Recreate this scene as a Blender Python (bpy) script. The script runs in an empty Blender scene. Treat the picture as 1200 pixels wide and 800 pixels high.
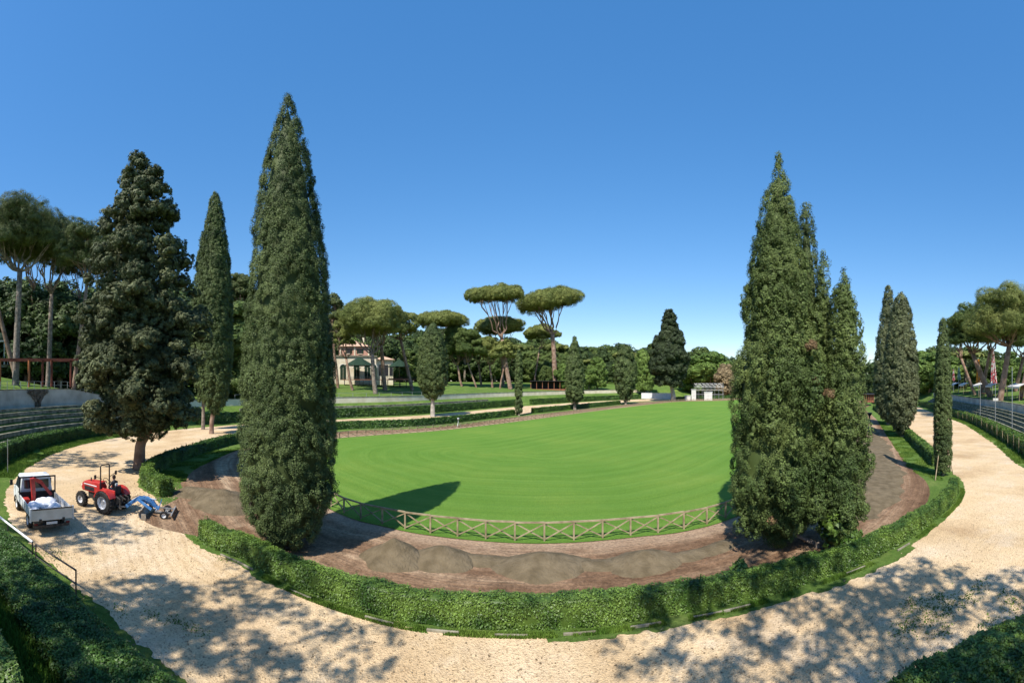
import bpy, bmesh, math, random
import numpy as np
from mathutils import Vector, Matrix

# ------------------------------------------------------------------ camera, sky, sun, exposure
SC = bpy.context.scene
COL = SC.collection
cam = bpy.data.cameras.new('camera')
camo = bpy.data.objects.new('camera', cam)
COL.objects.link(camo)
camo.location = (0, 0, 7)
camo.rotation_euler = (math.pi/2, 0, 0)
cam.type = 'PANO'
cam.panorama_type = 'CENTRAL_CYLINDRICAL'          # the photograph is a stitched panorama
cam.central_cylindrical_range_u_min = -1.25
cam.central_cylindrical_range_u_max = 1.25
cam.central_cylindrical_range_v_min = -353/480
cam.central_cylindrical_range_v_max = 447/480
cam.central_cylindrical_radius = 1
cam.clip_start = 0.1
cam.clip_end = 5000
SC.camera = camo

SUN_EL = math.radians(53)
SUN_AZ = math.atan2(-.37, -.93)                     # where the sun stands, from +Y towards +X
world = bpy.data.worlds.new('World')
SC.world = world
world.use_nodes = True
wt = world.node_tree
sky = wt.nodes.new('ShaderNodeTexSky')
sky.sky_type = 'NISHITA'
sky.sun_disc = False
sky.sun_elevation = SUN_EL
sky.sun_rotation = SUN_AZ
sky.altitude = 50
sky.air_density = 1.0
sky.dust_density = 0.3
sky.ozone_density = 3.0
hs = wt.nodes.new('ShaderNodeHueSaturation')
hs.inputs['Hue'].default_value = 0.506
hs.inputs['Saturation'].default_value = 1.68
hs.inputs['Value'].default_value = 1.54
gm = wt.nodes.new('ShaderNodeGamma')
gm.inputs[1].default_value = 0.62
wt.links.new(sky.outputs[0], gm.inputs[0])
wt.links.new(gm.outputs[0], hs.inputs['Color'])
wt.links.new(hs.outputs[0], wt.nodes['Background'].inputs[0])
wt.nodes['Background'].inputs[1].default_value = 0.15
sl = bpy.data.lights.new('sun', 'SUN')
sl.energy = 4.6
sl.angle = math.radians(.55)
sl.color = (1, .95, .87)
so = bpy.data.objects.new('sun', sl)
COL.objects.link(so)
so.rotation_euler = Vector((-math.sin(SUN_AZ)*math.cos(SUN_EL), -math.cos(SUN_AZ)*math.cos(SUN_EL), -math.sin(SUN_EL))).to_track_quat('-Z', 'Y').to_euler()
SC.view_settings.view_transform = 'Standard'
SC.view_settings.look = 'None'
SC.view_settings.gamma = 1
SC.view_settings.use_curve_mapping = False
SC.view_settings.exposure = 0.6
SC.cycles.max_bounces = 6
SC.cycles.diffuse_bounces = 3
SC.cycles.transmission_bounces = 4
SC.cycles.transparent_max_bounces = 6

# ------------------------------------------------------------------ helpers
F = 480.0
rng = np.random.default_rng(11)
random.seed(5)
PI = math.pi

def A(x, y, d):
    "point seen at photograph pixel x, y at horizontal distance d"
    p = (x-600)/F
    return Vector((d*math.sin(p), d*math.cos(p), 7-(y-447)*d/F))
def G(x, y, z=0.0):
    "point of the level z seen at photograph pixel x, y"
    return A(x, y, (7-z)*F/(y-447))
def W(x, y, z=0.0):
    p = G(x, y, z)
    return (p.x, p.y)

def mat(name, c1, c2=None, scale=1.0, rough=.8, bump=0.0, bscale=None, detail=4, spec=.2, metal=0, coord='Object', lo=.35, hi=.65, rnd=0.0, trans=0.0, emit=None):
    m = bpy.data.materials.new(name)
    m.use_nodes = True
    nt = m.node_tree
    N = nt.nodes
    L = nt.links.new
    b = N['Principled BSDF']
    b.inputs['Roughness'].default_value = rough
    b.inputs['Specular IOR Level'].default_value = spec
    b.inputs['Metallic'].default_value = metal
    tc = N.new('ShaderNodeTexCoord')
    col = None
    if c2 is not None:
        n = N.new('ShaderNodeTexNoise')
        n.inputs['Scale'].default_value = scale
        n.inputs['Detail'].default_value = detail
        L(tc.outputs[coord], n.inputs['Vector'])
        r = N.new('ShaderNodeValToRGB')
        r.color_ramp.elements[0].position = lo
        r.color_ramp.elements[1].position = hi
        r.color_ramp.elements[0].color = (*c1, 1)
        r.color_ramp.elements[1].color = (*c2, 1)
        L(n.outputs[0], r.inputs[0])
        col = r.outputs[0]
        if rnd:
            a = N.new('ShaderNodeAttribute')
            a.attribute_name = 'rnd'
            mr = N.new('ShaderNodeMapRange')
            mr.inputs[3].default_value = 1-rnd
            mr.inputs[4].default_value = 1+rnd
            L(a.outputs['Fac'], mr.inputs[0])
            mx = N.new('ShaderNodeVectorMath')
            mx.operation = 'SCALE'
            L(col, mx.inputs[0])
            L(mr.outputs[0], mx.inputs['Scale'])
            col = mx.outputs[0]
        L(col, b.inputs['Base Color'])
    else:
        b.inputs['Base Color'].default_value = (*c1, 1)
    if bump:
        n2 = N.new('ShaderNodeTexNoise')
        n2.inputs['Scale'].default_value = bscale or scale*6
        n2.inputs['Detail'].default_value = 5
        L(tc.outputs[coord], n2.inputs['Vector'])
        bp = N.new('ShaderNodeBump')
        bp.inputs['Strength'].default_value = 1
        bp.inputs['Distance'].default_value = bump
        L(n2.outputs[0], bp.inputs['Height'])
        L(bp.outputs[0], b.inputs['Normal'])
    if trans:
        t = N.new('ShaderNodeBsdfTranslucent')
        if col is not None:
            L(col, t.inputs[0])
        else:
            t.inputs[0].default_value = (*c1, 1)
        ms = N.new('ShaderNodeMixShader')
        ms.inputs[0].default_value = trans
        L(b.outputs[0], ms.inputs[1])
        L(t.outputs[0], ms.inputs[2])
        L(ms.outputs[0], N['Material Output'].inputs[0])
    return m

def tag(o, label=None, cat=None, group=None, kind=None):
    if label: o['label'] = label
    if cat: o['category'] = cat
    if group: o['group'] = group
    if kind: o['kind'] = kind
    return o
def link(name, me, m=None, parent=None):
    o = bpy.data.objects.new(name, me)
    COL.objects.link(o)
    if m is not None:
        for q in (m if isinstance(m, (list, tuple)) else [m]):
            me.materials.append(q)
    if parent is not None: o.parent = parent
    return o
def empty(name, loc=(0,0,0), rz=0, label=None, cat=None, group=None):
    o = bpy.data.objects.new(name, None)
    COL.objects.link(o)
    o.location = loc
    o.rotation_euler = (0, 0, rz)
    o.empty_display_size = .2
    return tag(o, label, cat, group)
def copy_tree(o, parent=None):
    c = o.copy()
    COL.objects.link(c)
    c.parent = parent
    for ch in [q for q in bpy.data.objects if q.parent == o]:
        copy_tree(ch, c)
    return c

def npmesh(name, V, Fc, nper, uv=None, rnd=None, smooth=False):
    "mesh from numpy arrays, every face with nper corners"
    me = bpy.data.meshes.new(name)
    V = np.asarray(V, np.float32); Fc = np.asarray(Fc, np.int32).reshape(-1, nper)
    me.vertices.add(len(V)); me.vertices.foreach_set('co', V.ravel())
    me.loops.add(Fc.size); me.loops.foreach_set('vertex_index', Fc.ravel())
    me.polygons.add(len(Fc))
    me.polygons.foreach_set('loop_start', np.arange(0, Fc.size, nper, dtype=np.int32))
    me.polygons.foreach_set('loop_total', np.full(len(Fc), nper, np.int32))
    if smooth: me.polygons.foreach_set('use_smooth', np.ones(len(Fc), bool))
    if uv is not None:
        l = me.uv_layers.new(name='UVMap')
        l.data.foreach_set('uv', np.asarray(uv, np.float32)[Fc.ravel()].ravel())
    me.update(calc_edges=True)
    if rnd is not None:
        a = me.attributes.new('rnd', 'FLOAT', 'FACE')
        a.data.foreach_set('value', np.asarray(rnd, np.float32))
    return me

class MB:
    "collects boxes, bars, tubes and lathes into one mesh"
    def __init__(s): s.V = []; s.F = []
    def add(s, V, Fc):
        k = len(s.V); s.V += [tuple(v) for v in V]; s.F += [tuple(i+k for i in f) for f in Fc]; return s
    def box(s, x0, x1, y0, y1, z0, z1, M=None, taper=0.0):
        V = [Vector(p) for p in ((x0,y0,z0),(x1,y0,z0),(x1,y1,z0),(x0,y1,z0),(x0+taper,y0+taper,z1),(x1-taper,y0+taper,z1),(x1-taper,y1-taper,z1),(x0+taper,y1-taper,z1))]
        if M is not None: V = [M @ v for v in V]
        return s.add(V, [(0,3,2,1),(4,5,6,7),(0,1,5,4),(1,2,6,5),(2,3,7,6),(3,0,4,7)])
    def bar(s, a, b, w, h=None, up=(0,0,1)):
        a, b = Vector(a), Vector(b); h = h or w
        d = (b-a).normalized(); u = Vector(up)
        if abs(d.dot(u)) > .98: u = Vector((1,0,0))
        r = d.cross(u).normalized()*w/2; u = r.cross(d).normalized()*h/2
        V = [a-r-u, a+r-u, a+r+u, a-r+u, b-r-u, b+r-u, b+r+u, b-r+u]
        return s.add(V, [(0,1,2,3),(7,6,5,4),(0,4,5,1),(1,5,6,2),(2,6,7,3),(3,7,4,0)])
    def tube(s, pts, rad, n=8, jit=0.0):
        pts = [Vector(p) for p in pts]
        if not isinstance(rad, (list, tuple)): rad = [rad]*len(pts)
        V = []
        for i, p in enumerate(pts):
            d = (pts[min(i+1, len(pts)-1)]-pts[max(i-1, 0)]).normalized()
            u = Vector((0,0,1)) if abs(d.z) < .9 else Vector((1,0,0))
            r = d.cross(u).normalized(); u = r.cross(d).normalized()
            for k in range(n):
                a = 2*PI*k/n; q = rad[i]*(1+jit*(random.random()-.5))
                V.append(p+r*math.cos(a)*q+u*math.sin(a)*q)
        Fc = []
        for i in range(len(pts)-1):
            for k in range(n):
                Fc.append((i*n+k, i*n+(k+1)%n, (i+1)*n+(k+1)%n, (i+1)*n+k))
        Fc.append(tuple(range(n))[::-1]); Fc.append(tuple((len(pts)-1)*n+k for k in range(n)))
        return s.add(V, Fc)
    def lathe(s, prof, n=20, M=None, caps=True):
        "prof: (radius, z) pairs about z"
        V = []
        for r, z in prof:
            for k in range(n):
                a = 2*PI*k/n; v = Vector((r*math.cos(a), r*math.sin(a), z)); V.append(M @ v if M is not None else v)
        Fc = [(i*n+k, i*n+(k+1)%n, (i+1)*n+(k+1)%n, (i+1)*n+k) for i in range(len(prof)-1) for k in range(n)]
        if caps: Fc += [tuple(range(n))[::-1], tuple((len(prof)-1)*n+k for k in range(n))]
        return s.add(V, Fc)
    def prism(s, poly, a, b, axis='y', M=None):
        "poly of 2D points extruded from a to b; axis y: poly in xz, axis x: poly in yz, axis z: poly in xy"
        def P(q, t): return Vector({'y': (q[0], t, q[1]), 'x': (t, q[0], q[1]), 'z': (q[0], q[1], t)}[axis])
        n = len(poly); V = [P(q, a) for q in poly]+[P(q, b) for q in poly]
        if M is not None: V = [M @ v for v in V]
        return s.add(V, [tuple(range(n)), tuple(range(n, 2*n))[::-1]]+[(i, n+i, n+(i+1)%n, (i+1)%n) for i in range(n)])
    def build(s, name, m=None, parent=None, bevel=0.0, smooth=False):
        me = bpy.data.meshes.new(name)
        me.from_pydata(s.V, [], s.F)
        bm = bmesh.new(); bm.from_mesh(me); bmesh.ops.recalc_face_normals(bm, faces=bm.faces); bm.to_mesh(me); bm.free()
        if smooth:
            me.polygons.foreach_set('use_smooth', np.ones(len(me.polygons), bool))
        me.update()
        o = link(name, me, m, parent)
        if bevel:
            md = o.modifiers.new('bevel', 'BEVEL'); md.width = bevel; md.segments = 2; md.limit_method = 'ANGLE'
        return o
def T(x=0, y=0, z=0): return Matrix.Translation((x, y, z))
def R(a, ax): return Matrix.Rotation(a, 4, ax)

# value noise on numpy arrays
_tab = np.random.default_rng(3).random(4096).astype(np.float32)
def vnoise(P, s=1.0, seed=0):
    Q = np.asarray(P, np.float64)*s+seed*17.31
    i = np.floor(Q).astype(np.int64); f = Q-i; f = f*f*(3-2*f)
    out = 0
    for dx in (0,1):
        for dy in (0,1):
            for dz in (0,1):
                h = ((i[:,0]+dx)*73856093 ^ (i[:,1]+dy)*19349663 ^ (i[:,2]+dz)*83492791) & 4095
                w = (f[:,0] if dx else 1-f[:,0])*(f[:,1] if dy else 1-f[:,1])*(f[:,2] if dz else 1-f[:,2])
                out = out+_tab[h]*w
    return out
def fbm(P, s=1.0, seed=0): return vnoise(P, s, seed)*.6+vnoise(P, s*2.1, seed+1)*.27+vnoise(P, s*4.3, seed+2)*.13
def unit(a): return a/np.maximum(np.linalg.norm(a, axis=1, keepdims=True), 1e-9)
def rdir(n): return unit(rng.normal(size=(n, 3)))

# ------------------------------------------------------------------ materials
M = {}
FOL = dict(rough=.65, spec=.25, rnd=.5, trans=.10)
M['cypress'] = mat('cypress_foliage', (.045,.070,.020), (.108,.142,.044), .5, **FOL)
M['cypress_grey'] = mat('grey_cypress_foliage', (.060,.074,.032), (.145,.160,.072), .45, **FOL)
M['cypress_green'] = mat('green_cypress_foliage', (.050,.082,.020), (.130,.170,.046), .4, **FOL)
M['cypress_dark'] = mat('dark_cypress_foliage', (.022,.036,.014), (.05,.068,.026), .4, **FOL)
M['pine'] = mat('pine_needles', (.100,.130,.028), (.225,.245,.065), .22, **FOL)
M['pine_dark'] = mat('dark_pine_needles', (.070,.095,.028), (.150,.175,.060), .3, **FOL)  # darker, less yellow needle colour of the left pines
M['wood_dark'] = mat('dark_wood_foliage', (.026,.048,.013), (.075,.112,.030), .2, **FOL)
M['wood_green'] = mat('green_wood_foliage', (.075,.13,.024), (.16,.235,.05), .2, **FOL)
M['wood_mid'] = mat('mid_wood_foliage', (.05,.085,.018), (.125,.165,.040), .2, **FOL)
M['tan_leaf'] = mat('tan_foliage', (.20,.15,.08), (.30,.22,.12), .3, **FOL)
M['dead'] = mat('brown_dead_foliage', (.13,.085,.04), (.24,.15,.075), 2, **FOL)
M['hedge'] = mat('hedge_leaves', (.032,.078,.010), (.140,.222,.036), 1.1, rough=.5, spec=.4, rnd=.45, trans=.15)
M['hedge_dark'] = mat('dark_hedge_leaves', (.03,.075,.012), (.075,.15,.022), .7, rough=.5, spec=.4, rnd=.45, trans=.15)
M['blade'] = mat('grass_blades', (.06,.13,.015), (.15,.23,.035), .6, rnd=.4, rough=.7, trans=.25)
M['bark'] = mat('pine_bark', (.16,.095,.065), (.33,.23,.17), 1.2, rough=.95, bump=.03, bscale=7, detail=8)
M['bark_grey'] = mat('grey_bark', (.13,.10,.08), (.30,.25,.20), 2.5, rough=.95, bump=.02, bscale=9, detail=8)
M['bark_pale'] = mat('pale_bark', (.26,.235,.20), (.46,.42,.36), 1.5, rough=.9, bump=.01)
M['grass'] = mat('rough_grass', (.060,.125,.018), (.125,.205,.04), .35, rough=.95, bump=.06, bscale=9, detail=10, lo=.3, hi=.7)
M['stone'] = mat('weathered_stone', (.085,.088,.055), (.30,.28,.22), 1.6, rough=.95, bump=.01, detail=8)
M['white_wall'] = mat('painted_wall', (.36,.34,.30), (.56,.54,.49), .5, rough=.9, bump=.004, detail=9)  # albedo lowered to stand for the pines' shade on the right wall
M['cream_wall'] = mat('cream_wall', (.66,.57,.40), (.80,.71,.54), .6, rough=.9, detail=8)
M['kerb'] = mat('kerb_stone', (.13,.12,.08), (.30,.27,.20), 3, rough=.9, bump=.01)
M['wood'] = mat('weathered_wood', (.20,.155,.09), (.37,.30,.19), 3, rough=.9, bump=.004, detail=8)
M['heap'] = mat('raked_sand', (.105,.080,.046), (.165,.128,.078), 2.2, rough=1, bump=.07, bscale=11, detail=10)
M['steel'] = mat('galvanised_steel', (.35,.36,.36), (.5,.5,.5), 4, rough=.45, metal=.6)
M['white_metal'] = mat('white_metal', (.72,.72,.70), (.8,.8,.78), 3, rough=.5)
M['red_steel'] = mat('red_brown_steel', (.10,.03,.02), (.16,.05,.03), 2, rough=.7)
M['orange_steel'] = mat('orange_steel', (.38,.13,.05), (.45,.17,.07), 2, rough=.7)
M['dark'] = mat('dark_paint', (.02,.02,.022), (.04,.04,.042), 4, rough=.6)
M['black_rubber'] = mat('tyre_rubber', (.018,.018,.018), (.05,.045,.04), 8, rough=.9)
M['red_paint'] = mat('red_paint', (.40,.015,.014), (.47,.05,.035), 5, rough=.45, spec=.5)
M['blue_paint'] = mat('blue_paint', (.03,.15,.40), (.09,.24,.48), 5, rough=.5, spec=.5)
M['white_paint'] = mat('white_paint', (.50,.50,.48), (.72,.73,.74), 3, rough=.5, spec=.5)
M['cream_paint'] = mat('cream_paint', (.60,.57,.50), (.74,.71,.64), 2, rough=.5)
M['silver'] = mat('silver_rim', (.55,.56,.58), (.7,.7,.72), 4, rough=.4, metal=.5)
M['glass'] = mat('dark_glass', (.02,.03,.035), None, rough=.08, spec=.8)
M['sack'] = mat('white_sacks', (.60,.60,.63), (.80,.80,.83), 4, rough=.9, bump=.02, bscale=8)
M['dark_metal'] = mat('dark_metal', (.05,.045,.04), (.11,.10,.09), 6, rough=.6, metal=.4)
M['fabric_white'] = mat('white_fabric', (.66,.64,.60), (.78,.76,.72), 1, rough=.9, trans=.2)
M['green_fabric'] = mat('green_fabric', (.014,.032,.018), (.022,.046,.027), 1, rough=.9)
M['roof_tile'] = mat('clay_roof_tile', (.42,.26,.17), (.58,.40,.28), 3, rough=.9, bump=.03)
M['pink_wall'] = mat('pink_wall', (.46,.24,.17), (.56,.32,.24), .8, rough=.9)
M['skin'] = mat('skin', (.45,.27,.19), None, rough=.6)
M['hair'] = mat('dark_hair', (.025,.018,.015), None, rough=.8)
M['black_shirt'] = mat('black_shirt', (.02,.02,.022), (.04,.04,.045), 9, rough=.9)
M['trousers'] = mat('grey_trousers', (.06,.07,.09), None, rough=.9)
M['orange_cloth'] = mat('orange_flag_cloth', (.65,.24,.03), (.80,.40,.08), 2, rough=.9, trans=.3)
M['red_white_cloth'] = mat('red_and_white_flag_cloth', (.55,.04,.05), (.80,.74,.72), 2.6, rough=.9, trans=.3, lo=.46, hi=.52)
M['green_cloth'] = mat('green_flag_cloth', (.03,.28,.16), (.50,.62,.56), .7, rough=.9, trans=.3, lo=.48, hi=.54)
M['brown_wood'] = mat('brown_painted_wood', (.22,.085,.05), (.32,.14,.08), 2, rough=.85)

def ramp(nt, vec_out, stops):
    r = nt.nodes.new('ShaderNodeValToRGB'); cr = r.color_ramp
    while len(cr.elements) < len(stops): cr.elements.new(.5)
    for e, (p, c) in zip(cr.elements, stops): e.position = p; e.color = (*c, 1)
    nt.links.new(vec_out, r.inputs[0]); return r.outputs[0]
def noise(nt, vec, scale, detail=5, rough=.5, sx=None):
    n = nt.nodes.new('ShaderNodeTexNoise'); n.inputs['Scale'].default_value = scale; n.inputs['Detail'].default_value = detail; n.inputs['Roughness'].default_value = rough
    if sx:
        mp = nt.nodes.new('ShaderNodeMapping'); mp.inputs['Scale'].default_value = sx; nt.links.new(vec, mp.inputs[0]); vec = mp.outputs[0]
    nt.links.new(vec, n.inputs['Vector']); return n.outputs[0]
def mixc(nt, fac, a, b, mode='MIX'):
    m = nt.nodes.new('ShaderNodeMix'); m.data_type = 'RGBA'; m.blend_type = mode
    for s, v in ((m.inputs[0], fac), (m.inputs[6], a), (m.inputs[7], b)):
        if isinstance(v, (int, float)): s.default_value = v
        elif isinstance(v, tuple): s.default_value = (*v, 1)
        else: nt.links.new(v, s)
    return m.outputs[2]
def newmat(name, rough=.95):
    m = bpy.data.materials.new(name); m.use_nodes = True; nt = m.node_tree
    b = nt.nodes['Principled BSDF']; b.inputs['Roughness'].default_value = rough; b.inputs['Specular IOR Level'].default_value = .15
    tc = nt.nodes.new('ShaderNodeTexCoord'); return m, nt, b, tc
def bumpit(nt, b, h, dist):
    bp = nt.nodes.new('ShaderNodeBump'); bp.inputs['Distance'].default_value = dist; nt.links.new(h, bp.inputs['Height']); nt.links.new(bp.outputs[0], b.inputs['Normal'])

def gravel_material():
    m, nt, b, tc = newmat('path_gravel'); O = tc.outputs['Object']
    base = ramp(nt, noise(nt, O, .16, 6, .6), [(.30, (.47,.33,.19)), (.48, (.58,.43,.255)), (.66, (.60,.465,.305))])
    pale = ramp(nt, noise(nt, O, .5, 8, .65), [(.52, (0,0,0)), (.75, (.7,.7,.7))])
    c = mixc(nt, pale, base, (.64,.54,.41))
    v = nt.nodes.new('ShaderNodeTexVoronoi'); v.inputs['Scale'].default_value = 24; nt.links.new(O, v.inputs['Vector'])
    sp = nt.nodes.new('ShaderNodeSeparateColor'); nt.links.new(v.outputs['Color'], sp.inputs[0])
    peb = ramp(nt, sp.outputs[0], [(0, (.58,.55,.52)), (.15, (.88,.87,.86)), (.6, (1,1,1)), (1, (1.14,1.13,1.11))])
    c = mixc(nt, 1, c, peb, 'MULTIPLY')
    sc = ramp(nt, noise(nt, O, 1.3, 9, .72), [(.57, (0,0,0)), (.76, (1,1,1))])
    c = mixc(nt, mixc(nt, .55, (0,0,0), sc), c, (.30,.21,.13))
    # wheel ruts that sweep round by the machines' entrance
    mp = nt.nodes.new('ShaderNodeMapping'); mp.inputs['Location'].default_value = (7.5, -21.0, 0); nt.links.new(O, mp.inputs[0])
    w = nt.nodes.new('ShaderNodeTexWave'); w.wave_type = 'RINGS'; w.rings_direction = 'Z'; w.inputs['Scale'].default_value = .62; w.inputs['Distortion'].default_value = 9; w.inputs['Detail'].default_value = 5; w.inputs['Detail Scale'].default_value = .30; w.inputs['Detail Roughness'].default_value = .65
    nt.links.new(mp.outputs[0], w.inputs['Vector'])
    dc = nt.nodes.new('ShaderNodeVectorMath'); dc.operation = 'DISTANCE'; nt.links.new(O, dc.inputs[0]); dc.inputs[1].default_value = (-13.0, 11.5, 0)
    mk = nt.nodes.new('ShaderNodeMapRange'); mk.interpolation_type = 'SMOOTHSTEP'; nt.links.new(dc.outputs['Value'], mk.inputs[0]); mk.inputs[1].default_value = 8.0; mk.inputs[2].default_value = 2.0; mk.inputs[3].default_value = 0; mk.inputs[4].default_value = 1
    rut = ramp(nt, w.outputs['Fac'], [(.03, (.90,.88,.85)), (.25, (1,1,1)), (.9, (1.02,1.02,1.02))])
    c = mixc(nt, 1, c, mixc(nt, mk.outputs[0], (1,1,1), rut), 'MULTIPLY')
    lane = ramp(nt, noise(nt, O, .45, 7, .6, (1, .35, 1)), [(.36, (.84,.81,.77)), (.55, (1.03,1.03,1.03))])
    c = mixc(nt, 1, c, lane, 'MULTIPLY')
    nt.links.new(c, b.inputs['Base Color'])
    ma = nt.nodes.new('ShaderNodeMath'); ma.operation = 'ADD'
    nt.links.new(v.outputs['Distance'], ma.inputs[0]); nt.links.new(noise(nt, O, 6, 8, .6), ma.inputs[1])
    bumpit(nt, b, ma.outputs[0], .022)
    return m
def soil_material():
    m, nt, b, tc = newmat('track_soil'); U = tc.outputs['UV']; O = tc.outputs['Object']
    s = noise(nt, U, 1, 8, .6, (.05, .75, 1))
    c = ramp(nt, s, [(.30, (.135,.076,.042)), (.46, (.225,.135,.078)), (.58, (.35,.235,.145)), (.70, (.52,.39,.255))])
    n2 = ramp(nt, noise(nt, O, 1.4, 9, .7), [(.35, (.62,.60,.58)), (.62, (1.12,1.12,1.12))])
    c = mixc(nt, 1, c, n2, 'MULTIPLY')
    sx = nt.nodes.new('ShaderNodeSeparateXYZ'); nt.links.new(U, sx.inputs[0])
    wob = nt.nodes.new('ShaderNodeMath'); wob.operation = 'MULTIPLY_ADD'; nt.links.new(noise(nt, O, .9, 7, .65), wob.inputs[0]); wob.inputs[1].default_value = 2.2; nt.links.new(sx.outputs[1], wob.inputs[2])
    edge = ramp(nt, wob.outputs[0], [(.0, (0,0,0)), (.5, (.5,.5,.5)), (1, (1,1,1))])
    mr = nt.nodes.new('ShaderNodeMapRange'); mr.interpolation_type = 'SMOOTHSTEP'; nt.links.new(wob.outputs[0], mr.inputs[0]); mr.inputs[1].default_value = 3.0; mr.inputs[2].default_value = 1.3; mr.inputs[3].default_value = 0; mr.inputs[4].default_value = .75
    c = mixc(nt, mr.outputs[0], c, (.44,.315,.21))
    clod = ramp(nt, noise(nt, O, 9, 5, .6), [(.3, (.6,.6,.6)), (.6, (1.1,1.1,1.1))])
    c = mixc(nt, 1, c, clod, 'MULTIPLY')
    nt.links.new(c, b.inputs['Base Color'])
    ma = nt.nodes.new('ShaderNodeMath'); ma.operation = 'ADD'
    nt.links.new(noise(nt, U, 1, 6, .6, (.3, 5, 1)), ma.inputs[0]); nt.links.new(noise(nt, O, 7, 8, .7), ma.inputs[1])
    bumpit(nt, b, ma.outputs[0], .10)
    return m
def lawn_material():
    m, nt, b, tc = newmat('mown_lawn'); U = tc.outputs['UV']; O = tc.outputs['Object']
    w = nt.nodes.new('ShaderNodeTexWave'); w.wave_type = 'BANDS'; w.bands_direction = 'Y'
    w.inputs['Scale'].default_value = .16; w.inputs['Distortion'].default_value = .5; w.inputs['Detail'].default_value = 2
    nt.links.new(U, w.inputs['Vector'])
    c = ramp(nt, w.outputs['Fac'], [(.25, (.120,.228,.031)), (.75, (.130,.243,.036))])
    w2 = ramp(nt, noise(nt, U, 1, 4, .5, (.02, 2.2, 1)), [(.36, (.90,.94,.90)), (.64, (1.07,1.04,1.08))])
    c = mixc(nt, 1, c, w2, 'MULTIPLY')
    n2 = ramp(nt, noise(nt, O, .12, 6, .6), [(.32, (.84,.92,.84)), (.5, (1,1,1)), (.68, (1.24,1.08,1.15))])
    c = mixc(nt, 1, c, n2, 'MULTIPLY')
    n3 = ramp(nt, noise(nt, O, 16, 4, .7), [(.3, (.66,.72,.62)), (.7, (1.26,1.20,1.26))])
    c = mixc(nt, 1, c, n3, 'MULTIPLY')
    nt.links.new(c, b.inputs['Base Color'])
    bumpit(nt, b, noise(nt, O, 18, 6, .7), .09)
    return m
def grass_material():
    m, nt, b, tc = newmat('rough_grass_ground'); O = tc.outputs['Object']
    c = ramp(nt, noise(nt, O, .30, 9, .65), [(.30, (.062,.115,.020)), (.5, (.098,.165,.030)), (.70, (.165,.205,.055))])
    c = mixc(nt, 1, c, ramp(nt, noise(nt, O, 5, 8, .75), [(.32, (.55,.62,.5)), (.5, (1,1,1)), (.68, (1.35,1.25,1.3))]), 'MULTIPLY')
    bare = ramp(nt, noise(nt, O, .8, 9, .7), [(.60, (0,0,0)), (.72, (.6,.6,.6))])
    c = mixc(nt, bare, c, (.22,.17,.10))
    nt.links.new(c, b.inputs['Base Color']); bumpit(nt, b, noise(nt, O, 9, 9, .75), .12)
    return m
M['grass'] = grass_material()
M['gravel'] = gravel_material()
M['soil'] = soil_material()
M['lawn'] = lawn_material()
# ------------------------------------------------------------------ plan of the oval (all closed curves run anticlockwise)
def closed(pts, n):
    P = np.array(pts, float); k = len(P); out = []
    for i in range(k):
        p0, p1, p2, p3 = P[i-1], P[i], P[(i+1) % k], P[(i+2) % k]
        for t in np.linspace(0, 1, 30, endpoint=False):
            out.append(.5*((2*p1)+(-p0+p2)*t+(2*p0-5*p1+4*p2-p3)*t*t+(-p0+3*p1-3*p2+p3)*t**3))
    return resample(np.array(out), n, True)
def resample(Q, n, loop=False):
    if loop: Q = np.vstack([Q, Q[:1]])
    s = np.r_[0, np.cumsum(np.hypot(*np.diff(Q, axis=0).T))]
    t = np.linspace(0, s[-1], n, endpoint=not loop)
    return np.c_[np.interp(t, s, Q[:,0]), np.interp(t, s, Q[:,1])]
def normals(Q, sm=3):
    d = np.roll(Q, -sm, 0)-np.roll(Q, sm, 0)
    n = np.c_[d[:,1], -d[:,0]]
    return n/np.linalg.norm(n, axis=1, keepdims=True)
def offs(Q, d, sm=3): return Q+normals(Q, sm)*np.asarray(d).reshape(-1, 1)
def az(Q): return np.arctan2(Q[...,0], Q[...,1])*F+600

FENCE = closed([W(388,594.5), W(460,617.5), W(532,629), W(636,635), W(741,628), W(801,621), W(860,604), (18.5,21.8), (26.5,28.5), (38,38.5), (52,51.5), (75,73),
                (97,94), (106,108), (100,124), (84,133), W(845,469.6), W(800,470.6), W(771,473), W(701,481.5), W(620,492.5), W(525,504), W(440,510.5), W(389,515), (-22.9,37.5), (-19.3,28.5)], 900)
# outer base line of the inner hedge
HEDGE = closed([W(282,658), W(340,689), W(400,712), W(480,733), W(560,741), W(640,742), W(700,738), W(780,727), W(860,712), W(960,682), W(1030,655), W(1080,625), W(1120,590),
                (24.3,12.6), (29.2,16.6), W(1066,510), W(1045,491), W(1027,479), (96,77), (118,103), (118,130), (98,148), (70,146), (40,135), W(724,473.6), W(622,484), W(500,498), W(390,503),
                W(281,517), W(202,540), W(165,563), W(190,586), W(230,632)], 900)
# outer edge of the gravel path
PATH = closed([(-10,6.7), (-5,6.5), (0,6.2), (6,5.5), (12,3.6), (20,2.0), (27,5.2), W(1200,548), W(1165,520), W(1130,497), W(1100,486), (102,69), (128,98), (134,132), (112,160), (74,163), (36,146),
               (4,117), (-17,85), (-31,69), (-40,55), (-43.5,42), W(130,514), W(75,527), W(40,543), W(15,560), (-24,8.2), (-20,7.1), (-16,6.7)], 1200)

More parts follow.
